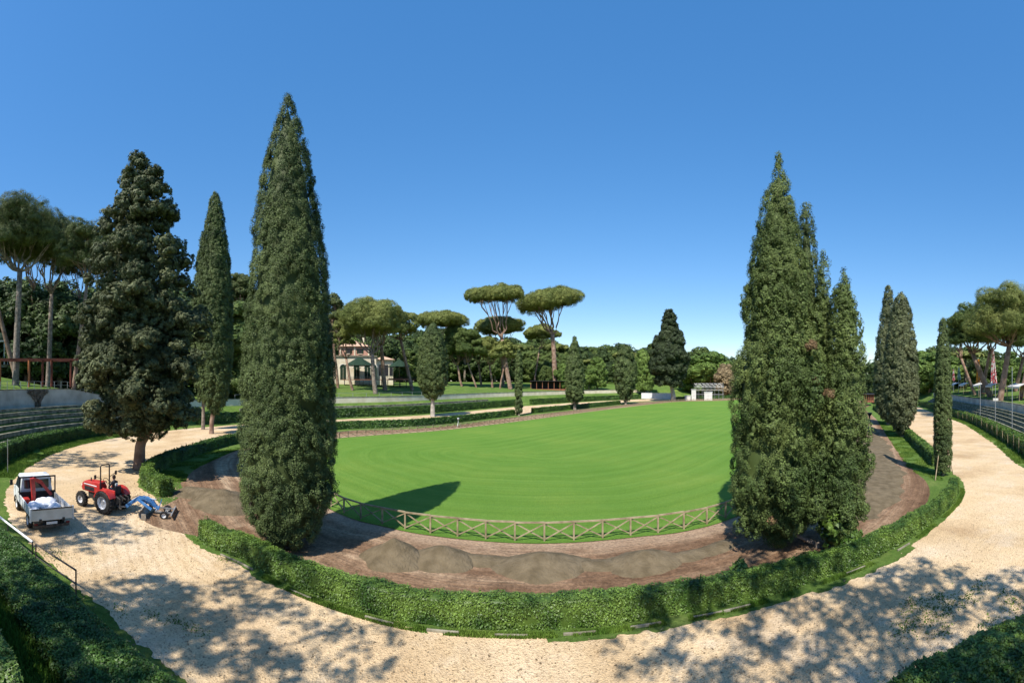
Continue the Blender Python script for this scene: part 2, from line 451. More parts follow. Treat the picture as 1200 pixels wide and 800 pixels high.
PAZ = az(PATH)
def wleft(Q):      # 1 on the left stand, 0 elsewhere
    a = az(Q); near = np.hypot(Q[:,0], Q[:,1]) < 75
    return np.clip((215-a)/60, 0, 1)*near
nearcam = np.clip((24-np.hypot(PATH[:,0], PATH[:,1]))/7, 0, 1)       # 1 where the ground climbs to the camera's terrace
nearcam = np.where(PATH[:,1] < 12, nearcam, 0)
left = wleft(PATH)*(1-nearcam)
S_ = [0, 1, 2, 4.6, 5.8, 7.0, 8.2, 9.4, 10.6, 12.0, 12.5, 16, 22, 32, 45, 70, 120, 220, 420]
Zright = [0,0,.02,.15,.55,.95,1.35,1.75,2.2,2.3,3.3,3.5,3.9,4.6,5.6,6.6,7.2,7.4,7.4]
Zleft  = [0,0,.02,.20,.80,1.45,2.1,2.75,3.3,3.4,5.75,5.95,6.6,7.7,9.2,10.6,11,11,11]
Znear  = [0,.1,.3,1.4,2.1,2.9,3.6,4.3,4.7,4.9,5.0,5.1,5.3,5.6,6.0,6.5,7.0,7.4,7.4]
def prof(i, s):
    a = np.interp(s, S_, Zright); b = np.interp(s, S_, Zleft); c = np.interp(s, S_, Znear)
    v = a*(1-left[i])+b*left[i]
    return v*(1-nearcam[i])+c*nearcam[i]
PN = normals(PATH, 22)
# the right stand is narrower: one unit of s is .58 m there
_r = np.clip((PATH[:,0]-24)/8, 0, 1)*np.clip((112-PATH[:,1])/45, 0, 1)
SCL = 1-.42*_r
PN = PN*SCL[:, None]
def Pt(i, s): return PATH[i]+PN[i]*s
def ground_z(x, y):
    "height of the ground at x, y"
    d = np.hypot(PATH[:,0]-x, PATH[:,1]-y); i = int(d.argmin())
    v = np.array((x, y))-PATH[i]
    if v @ PN[i] <= 0: return 0.0
    return float(prof(i, d[i]/SCL[i]))
def onP(xpx, s):
    "index and point on the path's outer offset s that stands at photograph column xpx"
    Q = PATH+PN*s; a = az(Q)-xpx
    k = [i for i in range(len(Q)) if a[i]*a[(i+1) % len(Q)] <= 0 and abs(a[i]) < 60 and np.hypot(*Q[i]) > 25]
    k.sort(key=lambda i: -np.hypot(*Q[i])); i = k[0]
    return i, Q[i]

# ------------------------------------------------------------------ ground sheets
def ringmesh(name, A_, B_, m, z, nacross=6, kind='structure', bumpz=0.0):
    n = len(A_); t = np.linspace(0, 1, nacross+1)
    V = []; UV = []
    s = np.r_[0, np.cumsum(np.hypot(*np.diff(A_, axis=0).T))]; wd = np.hypot(*(B_-A_).T)
    idx = np.r_[np.arange(n), 0]
    ss = np.r_[s, s[-1]+np.hypot(*(A_[0]-A_[-1]))]
    for k in t:
        Q = (A_*(1-k)+B_*k)[idx]
        zz = np.full(n+1, z)
        if bumpz: zz = z+bumpz*fbm(np.c_[Q, np.zeros(n+1)], .8)*math.sin(PI*k)
        V.append(np.c_[Q, zz]); UV.append(np.c_[ss, (wd*k)[idx]])
    V = np.vstack(V); UV = np.vstack(UV); N1 = n+1
    i = np.arange(n); Fc = []
    for k in range(nacross):
        Fc.append(np.c_[k*N1+i, (k+1)*N1+i, (k+1)*N1+i+1, k*N1+i+1])
    me = npmesh(name, V, np.vstack(Fc), 4, uv=UV, smooth=True)
    o = link(name, me, m); tag(o, kind=kind); return o
def sheet(name, Q, z, m):
    bm = bmesh.new(); vs = [bm.verts.new((x, y, z)) for x, y in Q]; f = bm.faces.new(vs); f.normal_update()
    if f.normal.z < 0: f.normal_flip()
    bmesh.ops.triangulate(bm, faces=[f])
    me = bpy.data.meshes.new(name); bm.to_mesh(me); bm.free()
    return tag(link(name, me, m), kind='structure')

# terrain: the level inside the oval and the banks outside it are one sheet
n = len(PATH); rows = []
for s in S_+[900]:
    Q = PATH+PN*s
    rows.append(np.c_[Q, [prof(i, min(s, 420)) for i in range(n)]])
TV = np.vstack(rows); i = np.arange(n); j = (i+1) % n
TF = np.vstack([np.c_[k*n+i, (k+1)*n+i, (k+1)*n+j, k*n+j] for k in range(len(rows)-1)])
me = npmesh('ground', TV, TF, 4)
g = link('ground', me, M['grass']); tag(g, kind='structure')
bm = bmesh.new(); bm.from_mesh(g.data); bm.verts.ensure_lookup_table()
f = bm.faces.new([bm.verts[k] for k in range(n)]); bmesh.ops.triangulate(bm, faces=[f]); bmesh.ops.recalc_face_normals(bm, faces=bm.faces)
bm.to_mesh(g.data); bm.free()

# gravel path: between the inner hedge and the outer edge
edge_n = fbm(np.c_[PATH, np.zeros(n)], .9, 5)-.5
PF = resample(PATH, 5000, True); _c = np.c_[PF, np.zeros(5000)]
PIN = offs(PF, -.1+.6*(fbm(_c, .9, 5)-.5)+.35*(fbm(_c, 4.5, 6)-.5), 90)
sheet('gravel_path', PIN, .004, M['gravel'])
hn = fbm(np.c_[HEDGE, np.zeros(900)], .7, 8)-.5
hz_ = az(HEDGE); hd = np.hypot(HEDGE[:,0], HEDGE[:,1])
HF = resample(HEDGE, 5000, True); _c = np.c_[HF, np.zeros(5000)]
sheet('hedge_verge', offs(HF, .06+.34*((az(HF) > 640) & (az(HF) < 1060) & (HF[:,1] < 14))+.4*(fbm(_c, .7, 8)-.5)+.35*(fbm(_c, 4, 7)-.5)+.2*(np.hypot(HF[:,0], HF[:,1]) > 14), 6), .008, M['grass'])
# racing track ring of soil
ent = np.exp(-((HEDGE[:,0]+15.5)**2+(HEDGE[:,1]-14.5)**2)/9.0)                     # the machines' entrance: soil spills on to the path
rightside = ((hz_ > 1000) & (HEDGE[:,1] > 12)).astype(float); rightside = np.convolve(np.r_[rightside[-20:], rightside, rightside[:20]], np.ones(41)/41, 'valid')
farl = ((HEDGE[:,0] < -17) | (hd > 55)).astype(float); farl = np.convolve(np.r_[farl[-20:], farl, farl[:20]], np.ones(41)/41, 'valid')
TR = offs(HEDGE, -1.0-1.9*rightside-2.2*farl*(1-rightside)+3.6*ent+.35*hn, 8)
TRB = TR
def match(A_, B_):
    "reorder closed curve B_ so that its points run beside those of A_"
    j0 = int(np.hypot(*(B_-A_[0]).T).argmin()); return np.roll(B_, -j0, 0)
n9 = 900
near_i = [int(np.hypot(*(TR-p).T).argmin()) for p in FENCE[::10]]
# monotone matching of fence points to the outer curve
un = np.unwrap(np.array(near_i)*2*PI/n9)*n9/(2*PI); un = np.maximum.accumulate(un)
full = np.interp(np.arange(900), np.r_[np.arange(0, 900, 10), 900], np.r_[un, un[0]+n9])
ker = np.ones(31)/31; pad = np.r_[full[-15:]-n9, full, full[:15]+n9]; full = np.convolve(pad, ker, 'valid')
ext = np.arange(-n9, 3*n9); TRm = np.c_[np.interp(full, ext, np.tile(TR[:,0], 4)), np.interp(full, ext, np.tile(TR[:,1], 4))]
ringmesh('sand_track', FENCE, TRm, M['soil'], .012, 10, bumpz=.10)
# the mown field
def lawn():
    ax0 = np.array((1.0, 41.0)); ax1 = np.array((78.0, 106.0)); d = ax1-ax0; L2 = d @ d
    Q = offs(FENCE, .25); t = np.clip((Q-ax0) @ d/L2, 0, 1); C = ax0+t[:, None]*d
    return ringmesh('mown_field', Q, C, M['lawn'], .045, 14)
lawn()

# ------------------------------------------------------------------ foliage
def leafmesh(name, P, N, S, asp=1.5):
    n = len(P); N = unit(N)
    a = unit(np.cross(N, rdir(n))); b = np.cross(N, a)
    S = S[:, None]
    V = np.empty((n, 3, 3)); V[:,0] = P-a*S*.5; V[:,1] = P+a*S*.5; V[:,2] = P+b*S*asp*.8
    return npmesh(name, V.reshape(-1, 3), np.arange(3*n), 3, rnd=rng.random(n))
def quadmesh_join(parts, name):
    "parts: list of (V, F3) triangles; joined into one mesh with rnd"
    off = 0; VV = []; FF = []; RR = []
    for V, Fc, r in parts:
        VV.append(V); FF.append(Fc+off); RR.append(r); off += len(V)
    return npmesh(name, np.vstack(VV), np.vstack(FF), 3, rnd=np.concatenate(RR))
def tri_leaves(P, N, S, asp=1.5):
    n = len(P); N = unit(N); a = unit(np.cross(N, rdir(n))); b = np.cross(N, a); S = S[:, None]
    V = np.empty((n, 3, 3)); V[:,0] = P-a*S*.5; V[:,1] = P+a*S*.5; V[:,2] = P+b*S*asp*.8
    return V.reshape(-1, 3), np.arange(3*n).reshape(-1, 3), rng.random(n)
def clumps(C, N, cr, per, size, hemi=.25, jit=.6, flat=1.0, up=0.0):
    "leaf puffs of radius cr about centres C that face N"
    k = len(C); C = np.repeat(C, per, 0); Nn = np.repeat(N, per, 0); cr = np.repeat(np.broadcast_to(cr, k), per)
    d = rdir(len(C)); s = (d*Nn).sum(1); flip = s < -hemi; d[flip] -= 2*(d[flip]*Nn[flip]).sum(1)[:, None]*Nn[flip]
    r = cr*(.55+.5*rng.random(len(C)))
    P = C+d*r[:, None]*np.array((1, 1, flat))
    NN = d*1.0+Nn*.45+rdir(len(C))*jit*.75+np.array((0, 0, up))
    return tri_leaves(P, NN, size*(.6+.8*rng.random(len(C))))
def lathe_core(prof, H, k, n=28, m=40, seed=0, cx=0, cy=0, lump=.2, ls=1.0, inset=0.0):
    t = np.linspace(0, 1, m); r = np.maximum(np.interp(t, [p[0] for p in prof], [p[1] for p in prof])*k-inset, .015)
    V = []
    for i in range(m):
        for q in range(n):
            a = 2*PI*q/n; V.append((r[i]*math.cos(a), r[i]*math.sin(a), t[i]*H))
    V = np.array(V); Q = V.copy(); Q[:,:2] *= 1.15; nz = 1+lump*2*(fbm(Q, ls, seed)-.5); V[:,0] = cx+V[:,0]*nz; V[:,1] = cy+V[:,1]*nz
    Fc = []
    for i in range(m-1):
        for q in range(n):
            a, b, c, d = i*n+q, i*n+(q+1) % n, (i+1)*n+(q+1) % n, (i+1)*n+q
            Fc += [(a, b, c), (a, c, d)]
    Fc = np.array(Fc); return V, Fc, np.full(len(Fc), .25)
def column(prof, H, cr, dens, per, size, seed=0, lump=.16, ls=.9, core=.80, cx=0, cy=0, upd=.35, z0=0.0, crk=1.0, jin=(.25, .9)):
    "crown of a column tree: profile (t, radius), height H; dens clumps per square metre"
    tt = np.linspace(0, 1, 400); rr = np.interp(tt, [p[0] for p in prof], [p[1] for p in prof])
    area = 2*PI*(rr*H/400).sum(); k = int(area*dens)
    cdf = np.cumsum(rr+.05); cdf /= cdf[-1]
    t = np.interp(rng.random(k), cdf, tt); a = rng.random(k)*2*PI; r = np.interp(t, tt, rr)
    dirs = np.c_[np.cos(a), np.sin(a), np.zeros(k)]
    C = np.c_[r*np.cos(a), r*np.sin(a), t*H]
    nz = 1+lump*2*(fbm(C, ls, seed)-.5)
    C[:,:2] *= nz[:, None]; C[:,:2] -= dirs[:,:2]*(cr*(jin[0]+jin[1]*rng.random(k))*np.minimum(1, r/cr))[:, None]
    C[:,0] += cx; C[:,1] += cy; C[:,2] += z0
    N = unit(dirs+np.array((0, 0, upd)))
    crr = cr*crk*(.7+.6*rng.random(k))
    c = lathe_core(prof, H, .97, seed=seed, cx=cx, cy=cy, lump=lump, ls=ls, inset=cr*1.7); c[0][:,2] += z0
    return [c, clumps(C, N, crr, per, size, up=.25, flat=1.25)]
def ico(c, r, flat, seed, sub=2):
    bm = bmesh.new(); bmesh.ops.create_icosphere(bm, subdivisions=sub, radius=1)
    V = np.array([v.co[:] for v in bm.verts]); Fc = np.array([[v.index for v in f.verts] for f in bm.faces]); bm.free()
    V = V*(r*(.8+.35*vnoise(V, 1.7, seed)))[:, None]; V[:,2] *= flat
    return V+np.array(c), Fc, np.full(len(Fc), .25)
def lobes(L, dens, cr, per, size, flat=1.0, core=.72, under=-.35, seed=0, up=.2, lump=.2):
    "L: list of (centre, radius); puffs over every lobe's surface"
    out = []
    for q, (c, r) in enumerate(L):
        c = np.array(c, float); k = max(3, int(4*PI*r*r*flat**.6*dens))
        d = rdir(k); d = d[d[:,2] > under-.2*rng.random(len(d))]
        nz = 1+lump*2*(fbm(d*r+c, 1.3/r, seed+q)-.5)
        C = c+d*(r*nz)[:, None]*np.array((1, 1, flat))
        out.append(clumps(C, unit(d*np.array((1, 1, 1/flat))), cr*(.7+.6*rng.random(len(C))), per, size, up=up))
        if core: out.append(ico(c, r*core, flat, seed+q))
    return out

def tube_np(mb, a, b, r0, r1, bend=.08, seg=5, n=7):
    a, b = Vector(a), Vector(b); L = (b-a).length; off = Vector((random.uniform(-1,1), random.uniform(-1,1), random.uniform(-.3,.8)))*L*bend
    pts = [a.lerp(b, t)+off*math.sin(PI*t) for t in np.linspace(0, 1, seg)]
    mb.tube(pts, [r0+(r1-r0)*t for t in np.linspace(0, 1, seg)], n, .1); return pts
def tree_obj(name, loc, label, cat, group, crown_parts, crown_mat, trunk_mb, bark, rz=0, extra=None):
    o = empty(name, loc, rz, label, cat, group)
    if trunk_mb is not None: trunk_mb.build('trunk', bark, o, smooth=True)
    if crown_parts:
        me = quadmesh_join(crown_parts, 'crown'); link('crown', me, crown_mat, o)
    return o
# ------------------------------------------------------------------ hedges
def rib_pts(Q, closedloop=False): return resample(Q, max(8, int(np.hypot(*np.diff(Q, axis=0).T).sum()/.35)))
def hedge(name, Q, w, h, label, m, dens=260, size=.07, zf=None, group=None, seed=0, wob=.10, cat='hedge', crm=.16):
    "hedge along the polyline Q (its middle line), width w, height h; zf: ground height function"
    Q = rib_pts(np.array(Q, float)); nq = len(Q)
    d = np.gradient(Q, axis=0); N = np.c_[d[:,1], -d[:,0]]; N /= np.linalg.norm(N, axis=1, keepdims=True)
    z0 = np.array([zf(*p) for p in Q]) if zf else np.zeros(nq)
    s = np.r_[0, np.cumsum(np.hypot(*np.diff(Q, axis=0).T))]; L = s[-1]
    cs = [(-.5, 0), (-.5, .55), (-.46, .9), (-.38, 1), (0, 1.03), (.38, 1), (.46, .9), (.5, .55), (.5, 0)]
    sec = []
    for u, v in cs:
        P = np.c_[Q+N*(u*w), z0-.05+v*h]; nz = fbm(P, .8, seed)-.5
        P[:, :2] += N*((u > 0)*2-1)*nz[:, None]*wob*1.6*(abs(u) > .1); P[:,2] += nz*wob*1.5*(v > .5)
        sec.append(P)
    S = np.stack(sec, 1)                                    # nq, 9, 3
    c = S.mean(1, keepdims=True); core = c+(S-c)*.9; core[:, 0, 2] = core[:, -1, 2] = z0-.05
    k = len(cs); V = core.reshape(-1, 3); i = np.arange(nq-1)[:, None]*k+np.arange(k-1)[None]
    i = i.ravel(); Fc = np.vstack([np.c_[i, i+k, i+k+1], np.c_[i, i+k+1, i+1]])
    endf = [[e*k+0, e*k+b, e*k+b+1] for e in (0, nq-1) for b in range(1, k-1)]
    Fc = np.vstack([Fc, endf])
    parts = [(V, Fc, np.full(len(Fc), .2))]
    # leaves over sides, top and both ends
    per = 2*h+w; n_ = int(L*per*dens)
    f = rng.random(n_)*(nq-1.001); i0 = f.astype(int); ft = f-i0
    g = rng.random(n_)*per
    cl = np.r_[0, np.cumsum(np.full(k-1, 1.0))]
    lens = np.linalg.norm(np.diff(np.array([(u*w, v*h) for u, v in cs]), axis=0), axis=1); cl = np.r_[0, np.cumsum(lens)]; g = g/per*cl[-1]
    b = np.clip(np.searchsorted(cl, g, 'right')-1, 0, k-2); gt = (g-cl[b])/lens[b]
    P = ((S[i0, b]*(1-ft)[:, None]+S[i0+1, b]*ft[:, None])*(1-gt)[:, None]+(S[i0, b+1]*(1-ft)[:, None]+S[i0+1, b+1]*ft[:, None])*gt[:, None])
    cu = (np.array(cs)[b]+np.array(cs)[b+1])/2
    out = np.c_[N[i0]*np.sign(cu[:, :1])*(cu[:, 1:] < .95), (cu[:, 1] >= .85)*1.0]; out = unit(out+.001)
    lump = (vnoise(P, 3.2, seed+3)-.5)*.12+(vnoise(P, 7, seed+5)-.5)*.06
    P = P+out*lump[:, None]+rdir(n_)*.03
    parts.append(tri_leaves(P, out+rdir(n_)*.75+np.array((0, 0, .25)), size*(.6+.8*rng.random(n_)), 1.2))
    for e, sg in ((0, -1), (nq-1, 1)):
        m_ = int(w*h*dens); t = sg*np.array((d[e][0], d[e][1], 0))/np.linalg.norm(d[e])
        P = np.c_[Q[e]+N[e]*((rng.random((m_, 1))-.5)*w*.95), z0[e]+rng.random(m_)*h]+t*.05+rdir(m_)*.04
        parts.append(tri_leaves(P, t+rdir(m_)*.7, size*(.6+.8*rng.random(m_)), 1.2))
    # shoots that stand out of the clipped top
    if crm:
        m_ = int(L*w*7); f = rng.random(m_)*(nq-1.001); i0 = f.astype(int)
        base = S[i0, 4]+np.c_[N[i0]*((rng.random((m_, 1))-.5)*w*.8), np.zeros(m_)]
        hh = rng.random(m_)**3*crm*1.6
        P = np.repeat(base, 5, 0)+np.c_[rdir(m_*5)[:, :2]*.04, rng.random(m_*5)*np.repeat(hh, 5)]
        parts.append(tri_leaves(P, rdir(m_*5)+np.array((0, 0, .3)), size*(.6+.7*rng.random(m_*5)), 1.3))
    me = quadmesh_join(parts, name)
    return tag(link(name, me, m), label, cat, group)
def seg(Q, a, b):
    "points of closed curve Q from the one nearest a, anticlockwise, to the one nearest b"
    i = int(np.hypot(*(Q-np.array(a)).T).argmin()); j = int(np.hypot(*(Q-np.array(b)).T).argmin())
    return Q[i:j+1] if j >= i else np.vstack([Q[i:], Q[:j+1]])
HM = offs(HEDGE, -.45)
GZ = ground_z
hedge('hedge', seg(HM, W(232,630), W(1127,574)), .62, .82, 'long ivy-green hedge curving across the front of the sand track', M['hedge'], dens=1300, size=.05, seed=1, crm=.12)
hedge('hedge', seg(HM, (29.5,17), W(1027,479)), .9, 1.0, 'clipped hedge running straight along the right side of the track', M['hedge'], dens=260, size=.10, seed=2)
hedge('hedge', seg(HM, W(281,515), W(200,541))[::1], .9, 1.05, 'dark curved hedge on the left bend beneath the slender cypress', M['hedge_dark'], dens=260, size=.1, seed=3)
hedge('hedge', seg(HM, W(201,541), W(189,584)), .95, 1.1, 'short bright hedge end beside the red tractor and the tree trunk', M['hedge'], dens=420, size=.08, seed=4)
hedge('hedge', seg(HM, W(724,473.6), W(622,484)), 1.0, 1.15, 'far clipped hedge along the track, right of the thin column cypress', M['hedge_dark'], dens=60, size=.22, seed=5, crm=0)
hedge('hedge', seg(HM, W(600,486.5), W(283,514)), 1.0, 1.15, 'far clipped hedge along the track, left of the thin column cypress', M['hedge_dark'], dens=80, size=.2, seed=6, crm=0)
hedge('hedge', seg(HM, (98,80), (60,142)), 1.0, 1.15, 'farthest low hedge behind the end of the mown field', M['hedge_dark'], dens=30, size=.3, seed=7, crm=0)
PO = lambda s: PATH+PN*s
def pseg(s, a, b):
    Q = PO(s); return seg(Q, a, b)
pL0 = PATH[int(np.hypot(*(PATH-np.array((-26,9.3))).T).argmin())]
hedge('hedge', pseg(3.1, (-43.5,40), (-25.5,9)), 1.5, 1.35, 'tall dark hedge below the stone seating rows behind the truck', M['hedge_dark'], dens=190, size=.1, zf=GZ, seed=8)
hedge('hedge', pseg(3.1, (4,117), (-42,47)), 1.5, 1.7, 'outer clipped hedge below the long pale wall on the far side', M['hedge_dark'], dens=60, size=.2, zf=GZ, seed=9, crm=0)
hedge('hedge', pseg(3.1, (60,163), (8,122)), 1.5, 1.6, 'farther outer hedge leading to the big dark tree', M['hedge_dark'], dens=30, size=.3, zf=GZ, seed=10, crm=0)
hedge('hedge', pseg(3.6, W(1200,550), (100,67)), 1.5, 1.25, 'long hedge along the right edge of the gravel path below the canopies', M['hedge'], dens=130, size=.12, zf=GZ, seed=11)
LH = [(-19.5,4.1), (-16.5,4.45), (-13,4.65), (-9,4.75), (-5.5,4.75), (-2.5,4.5)]
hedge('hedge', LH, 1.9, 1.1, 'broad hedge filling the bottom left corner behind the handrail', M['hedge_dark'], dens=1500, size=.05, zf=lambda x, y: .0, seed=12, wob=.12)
hedge('hedge', [(-15,1.6), (-11,1.7), (-7,1.6), (-4,1.3)], 1.7, 1.3, 'upper hedge tier in the extreme bottom left corner', M['hedge'], dens=1000, size=.05, zf=lambda x, y: 1.25, seed=13)
hedge('hedge', [(2.5,4.5), (5.5,4.3), (8,3.5), (10.3,2.2), (13.5,.6)], 2.0, 1.15, 'ragged ivy hedge in the shaded bottom right corner', M['hedge'], dens=1500, size=.06, zf=lambda x, y: .05, seed=14, wob=.28, crm=.3)
hedge('hedge', [(4.5,1.2), (8,.6), (11,-.8)], 1.8, 1.0, 'upper hedge tier behind the ragged bottom right hedge', M['hedge'], dens=900, size=.055, zf=lambda x, y: 1.5, seed=15)
# leafy sucker shrubs that break the front hedge under the right cypress group
def shrub(name, loc, r, h, label, m, size=.09, k=14, group=None, cat='shrub'):
    L = [((random.uniform(-.6, .6)*r, random.uniform(-.6, .6)*r, h*(.25+.55*random.random())), r*.5) for _ in range(k)]
    mb = MB()
    for c, rr in L[:6]: tube_np(mb, (0, 0, -.03), c, .03, .012, n=5)
    return tree_obj(name, loc, label, cat, group, lobes(L, 16/max(r, .5)**.5, .14*r**.3, 26, size, core=.6), m, mb, M['bark_grey'])
shrub('shrub', G(985,645), .75, 1.5, 'bright leafy shrub growing out of the hedge under the right cypresses', M['hedge'], .11)
shrub('shrub', G(868,688), .35, 1.25, 'small ragged sapling poking above the front hedge', M['hedge'], .08, 6)
# kerb stones on the outer foot of the front hedge
KB = seg(offs(HEDGE, .12), W(245,640), W(1118,592))
kr = empty('kerb_edging', (0, 0, 0), 0, 'pale stone kerb strip along the foot of the front hedge', 'kerb')
Q = resample(KB, int(np.hypot(*np.diff(KB, axis=0).T).sum()/.9))
for a, b in zip(Q[:-1], Q[1:]):
    if random.random() < .5: continue
    d = (b-a)*.02; mb = MB(); z = .012+random.random()*.015
    mb.bar((a[0]+d[0], a[1]+d[1], z), (b[0]-d[0], b[1]-d[1], z+random.uniform(-.01, .01)), .06, .10)
    mb.build('kerb_stone', M['kerb'], kr, bevel=.012)

# grass blades on the verges and weeds on the gravel
def blades(name, P, h, m, spread=.5):
    n = len(P); t = rdir(n); t[:,2] = 0; t = unit(t); w = .018+.012*rng.random(n)
    lean = rdir(n)*spread; lean[:,2] = 1; lean = unit(lean)*(h*(.5+rng.random(n)))[:, None]
    V = np.empty((n, 3, 3)); V[:,0] = P-t*w[:, None]; V[:,1] = P+t*w[:, None]; V[:,2] = P+lean
    me = npmesh(name, V.reshape(-1, 3), np.arange(3*n), 3, rnd=rng.random(n))
    return tag(link(name, me, m), kind='stuff')
def strip_pts(Q, d0, d1, n, patch=1.0, thr=.45):
    f = 10+rng.random(n)*(len(Q)-20); i = f.astype(int) % len(Q); j = (i+1) % len(Q); t = (f % 1)[:, None]; P = Q[i]*(1-t)+Q[j]*t
    N = normals(Q)[i]; P = P+N*(d0+(d1-d0)*rng.random(n)**1.3)[:, None]; P = np.c_[P, np.full(n, .0)]
    return P[fbm(P, patch, 9) > thr]
nearH = HEDGE[(np.hypot(HEDGE[:,0], HEDGE[:,1]) < 34) & (HEDGE[:,1] < 25)]
P1 = strip_pts(seg(HEDGE, W(225,625), (27,15)), .0, .24, 36000, .9, .42)
P2 = strip_pts(seg(HEDGE, (20,11), W(1045,491)), -3.0, -.9, 26000, .5, .40)
P3 = strip_pts(seg(HEDGE, W(283,516), W(190,586)), -3.2, -.8, 20000, .5, .40)
P2[:,2] = .02; P3[:,2] = .02
blades('verge_grass', np.vstack([P1, P2, P3]), .07, M['blade'])
Wd = []
for (x, y, r, k) in [(1095,708,.8,500), (1110,714,.5,300), (1068,708,.5,250), (1133,702,.6,300), (1150,686,.5,200), (1190,705,.7,400), (1160,732,.5,250), (1080,727,.9,500), (1105,740,.4,150), (60,650,.9,500),
                     (180,722,.35,120), (210,730,.4,160), (232,738,.4,140), (140,715,.4,120), (235,633,.5,260), (262,655,.4,160), (1175,695,.3,100), (1100,700,.25,120), (1060,735,.5,250)]:
    c = G(x, y); k = k//2; q = rng.normal(size=(k, 2))*np.array((r*.6, r*.35)); Wd.append(np.c_[q+np.array((c.x, c.y)), np.full(k, .005)])
blades('gravel_weeds', np.vstack(Wd), .05, M['blade'], 1.2)
PG = [pseg(s, (-43,38), (-24,8.2)) for s in (.3, 1.2)]
Pp = np.vstack([strip_pts(pseg(0, (-43,38), (-24,8.2))[::-1], -2.2, .1, 24000, .5, .3), strip_pts(pseg(0, (30,9), (75,44))[::-1], -1.8, .15, 24000, .5, .35)])
blades('edge_grass', Pp, .15, M['blade'])
bx_ = np.c_[rng.uniform(-19, -2, 26000), rng.uniform(2.3, 4.1, 26000)]
blades('slope_grass', np.array([(x, y, ground_z(x, y)) for x, y in bx_]), .14, M['blade'])
# fallen leaf litter and small stones on the gravel, as one scatter
n_ = 5200; a_ = rng.random(n_)*2.35-1.18; d_ = 8.5+rng.random(n_)**1.6*22; P = np.c_[d_*np.sin(a_), d_*np.cos(a_), np.full(n_, .012)]
ok = np.array([(np.hypot(*(HEDGE-p[:2]).T).min() > .3) and not (normals_in := False) for p in P])
Hn = normals(HEDGE); sel = []
for p in P:
    i = int(np.hypot(*(HEDGE-p[:2]).T).argmin()); sel.append(((p[:2]-HEDGE[i]) @ Hn[i]) > .35)
P = P[np.array(sel) & ok]
V, Fc, r = tri_leaves(P, np.tile((0, 0, 1.0), (len(P), 1))+rdir(len(P))*.45, .03+.05*rng.random(len(P)), 1.3)
M['litter'] = mat('leaf_litter', (.16,.11,.06), (.34,.26,.16), 2, rnd=.4)
tag(link('leaf_litter', npmesh('leaf_litter', V, Fc, 3, rnd=r), M['litter']), kind='stuff')

# ------------------------------------------------------------------ sand heaps on the track
def heap(x, yb, r, h, label, rx=1.0):
    c = G(x, yb); n = 44; V = []
    for i in range(n+1):
        for j in range(n+1):
            u, v = (i/n*2-1)*1.5, (j/n*2-1)*1.5; V.append((u*r*rx, v*r, 0))
    V = np.array(V); q = np.hypot(V[:,0]/(r*rx), V[:,1]/r)
    wob = 1+.22*(fbm(V+np.array((c.x, c.y, 0)), 1.1, 2)-.5)*2
    z = h*np.clip(1-q/wob/1.15, 0, 1)**.92; z = np.where(q < .14, np.minimum(z, h*.93), z)
    z += .09*(fbm(V+50, 3, 4)-.5)*(z > .01); V[:,2] = z-.05*(z <= .005)
    i = np.arange(n)[:, None]*(n+1)+np.arange(n)[None]; i = i.ravel()
    ang = math.atan2(-c.x, c.y) if False else 0
    me = npmesh('sand_heap', V, np.c_[i, i+n+1, i+n+2, i+1], 4, smooth=True)
    o = link('sand_heap', me, M['heap']); o.location = (c.x, c.y, .012); o.rotation_euler.z = math.atan2(-(c.x-4), -(53-c.y))*-1 if False else math.atan2(c.x-4, 53-c.y)
    return tag(o, label, 'sand heap', 'heaps of grey sand on the track')
heap(462,655, 1.1,.85, 'steep grey sand heap in the edge of the tall cypress shadow', 1.1)
heap(518,658, 1.05,.65, 'conical grey sand heap just right of the shadowed one', 1.2)
heap(635,665, 1.15,.60, 'broad grey sand heap in the middle of the front bend', 1.45)
heap(755,661, 1.0,.55, 'rounded grey sand heap nearest the right cypress shadow', 1.5)
heap(262,590, 1.6,.85, 'grey sand heap between the blue implement and the tall cypress', 1.4)
# raked ridge that joins the heaps, and the long layer on the right bend
def ridge(name, px, w, h, z=.012):
    Q = np.array([W(*p) for p in px]); Q = resample(np.array([(np.interp(t, range(len(Q)), Q[:,0]), np.interp(t, range(len(Q)), Q[:,1])) for t in np.linspace(0, len(Q)-1, 200)]), 160)
    for _ in range(12): Q[1:-1] = (Q[:-2]+2*Q[1:-1]+Q[2:])/4
    d = np.gradient(Q, axis=0); N = np.c_[d[:,1], -d[:,0]]; N /= np.linalg.norm(N, axis=1, keepdims=True)
    V = []; m = 17
    for u in np.linspace(-1, 1, m):
        P = np.c_[Q+N*u*w/2, np.zeros(160)]; ed = fbm(P, .9, 3)
        PP = np.c_[Q+N*(u*w/2*(.75+.5*ed))[:, None], np.zeros(160)]
        e = np.clip(np.minimum(np.arange(160), 159-np.arange(160))/14, 0, 1)
        PP[:,2] = z+h*(1-abs(u)**1.6)*e*(.5+.9*fbm(PP, .7, 6))+.05*(vnoise(np.c_[np.arange(160)*.9, np.full(160, u*2), np.zeros(160)], 1, 4)-.5)*(1-u*u)-.03*(abs(u) > .98)-.05*(e < .05)
        V.append(PP)
    V = np.stack(V, 1).reshape(-1, 3); i = (np.arange(159)[:, None]*m+np.arange(m-1)[None]).ravel()
    return tag(link(name, npmesh(name, V, np.c_[i, i+m, i+m+1, i+1], 4, smooth=True), M['heap']), kind='stuff')
ridge('raked_sand', [(470,652), (540,656), (600,660), (680,664), (760,662), (830,648), (870,630)], 1.25, .20)
ridge('raked_sand', [(975,612), (1010,585), (1022,560), (1018,530), (1010,508), (1000,492)], 5.0, .35)
ridge('raked_sand', [(205,576), (240,580), (275,583), (320,588)], 2.6, .3)

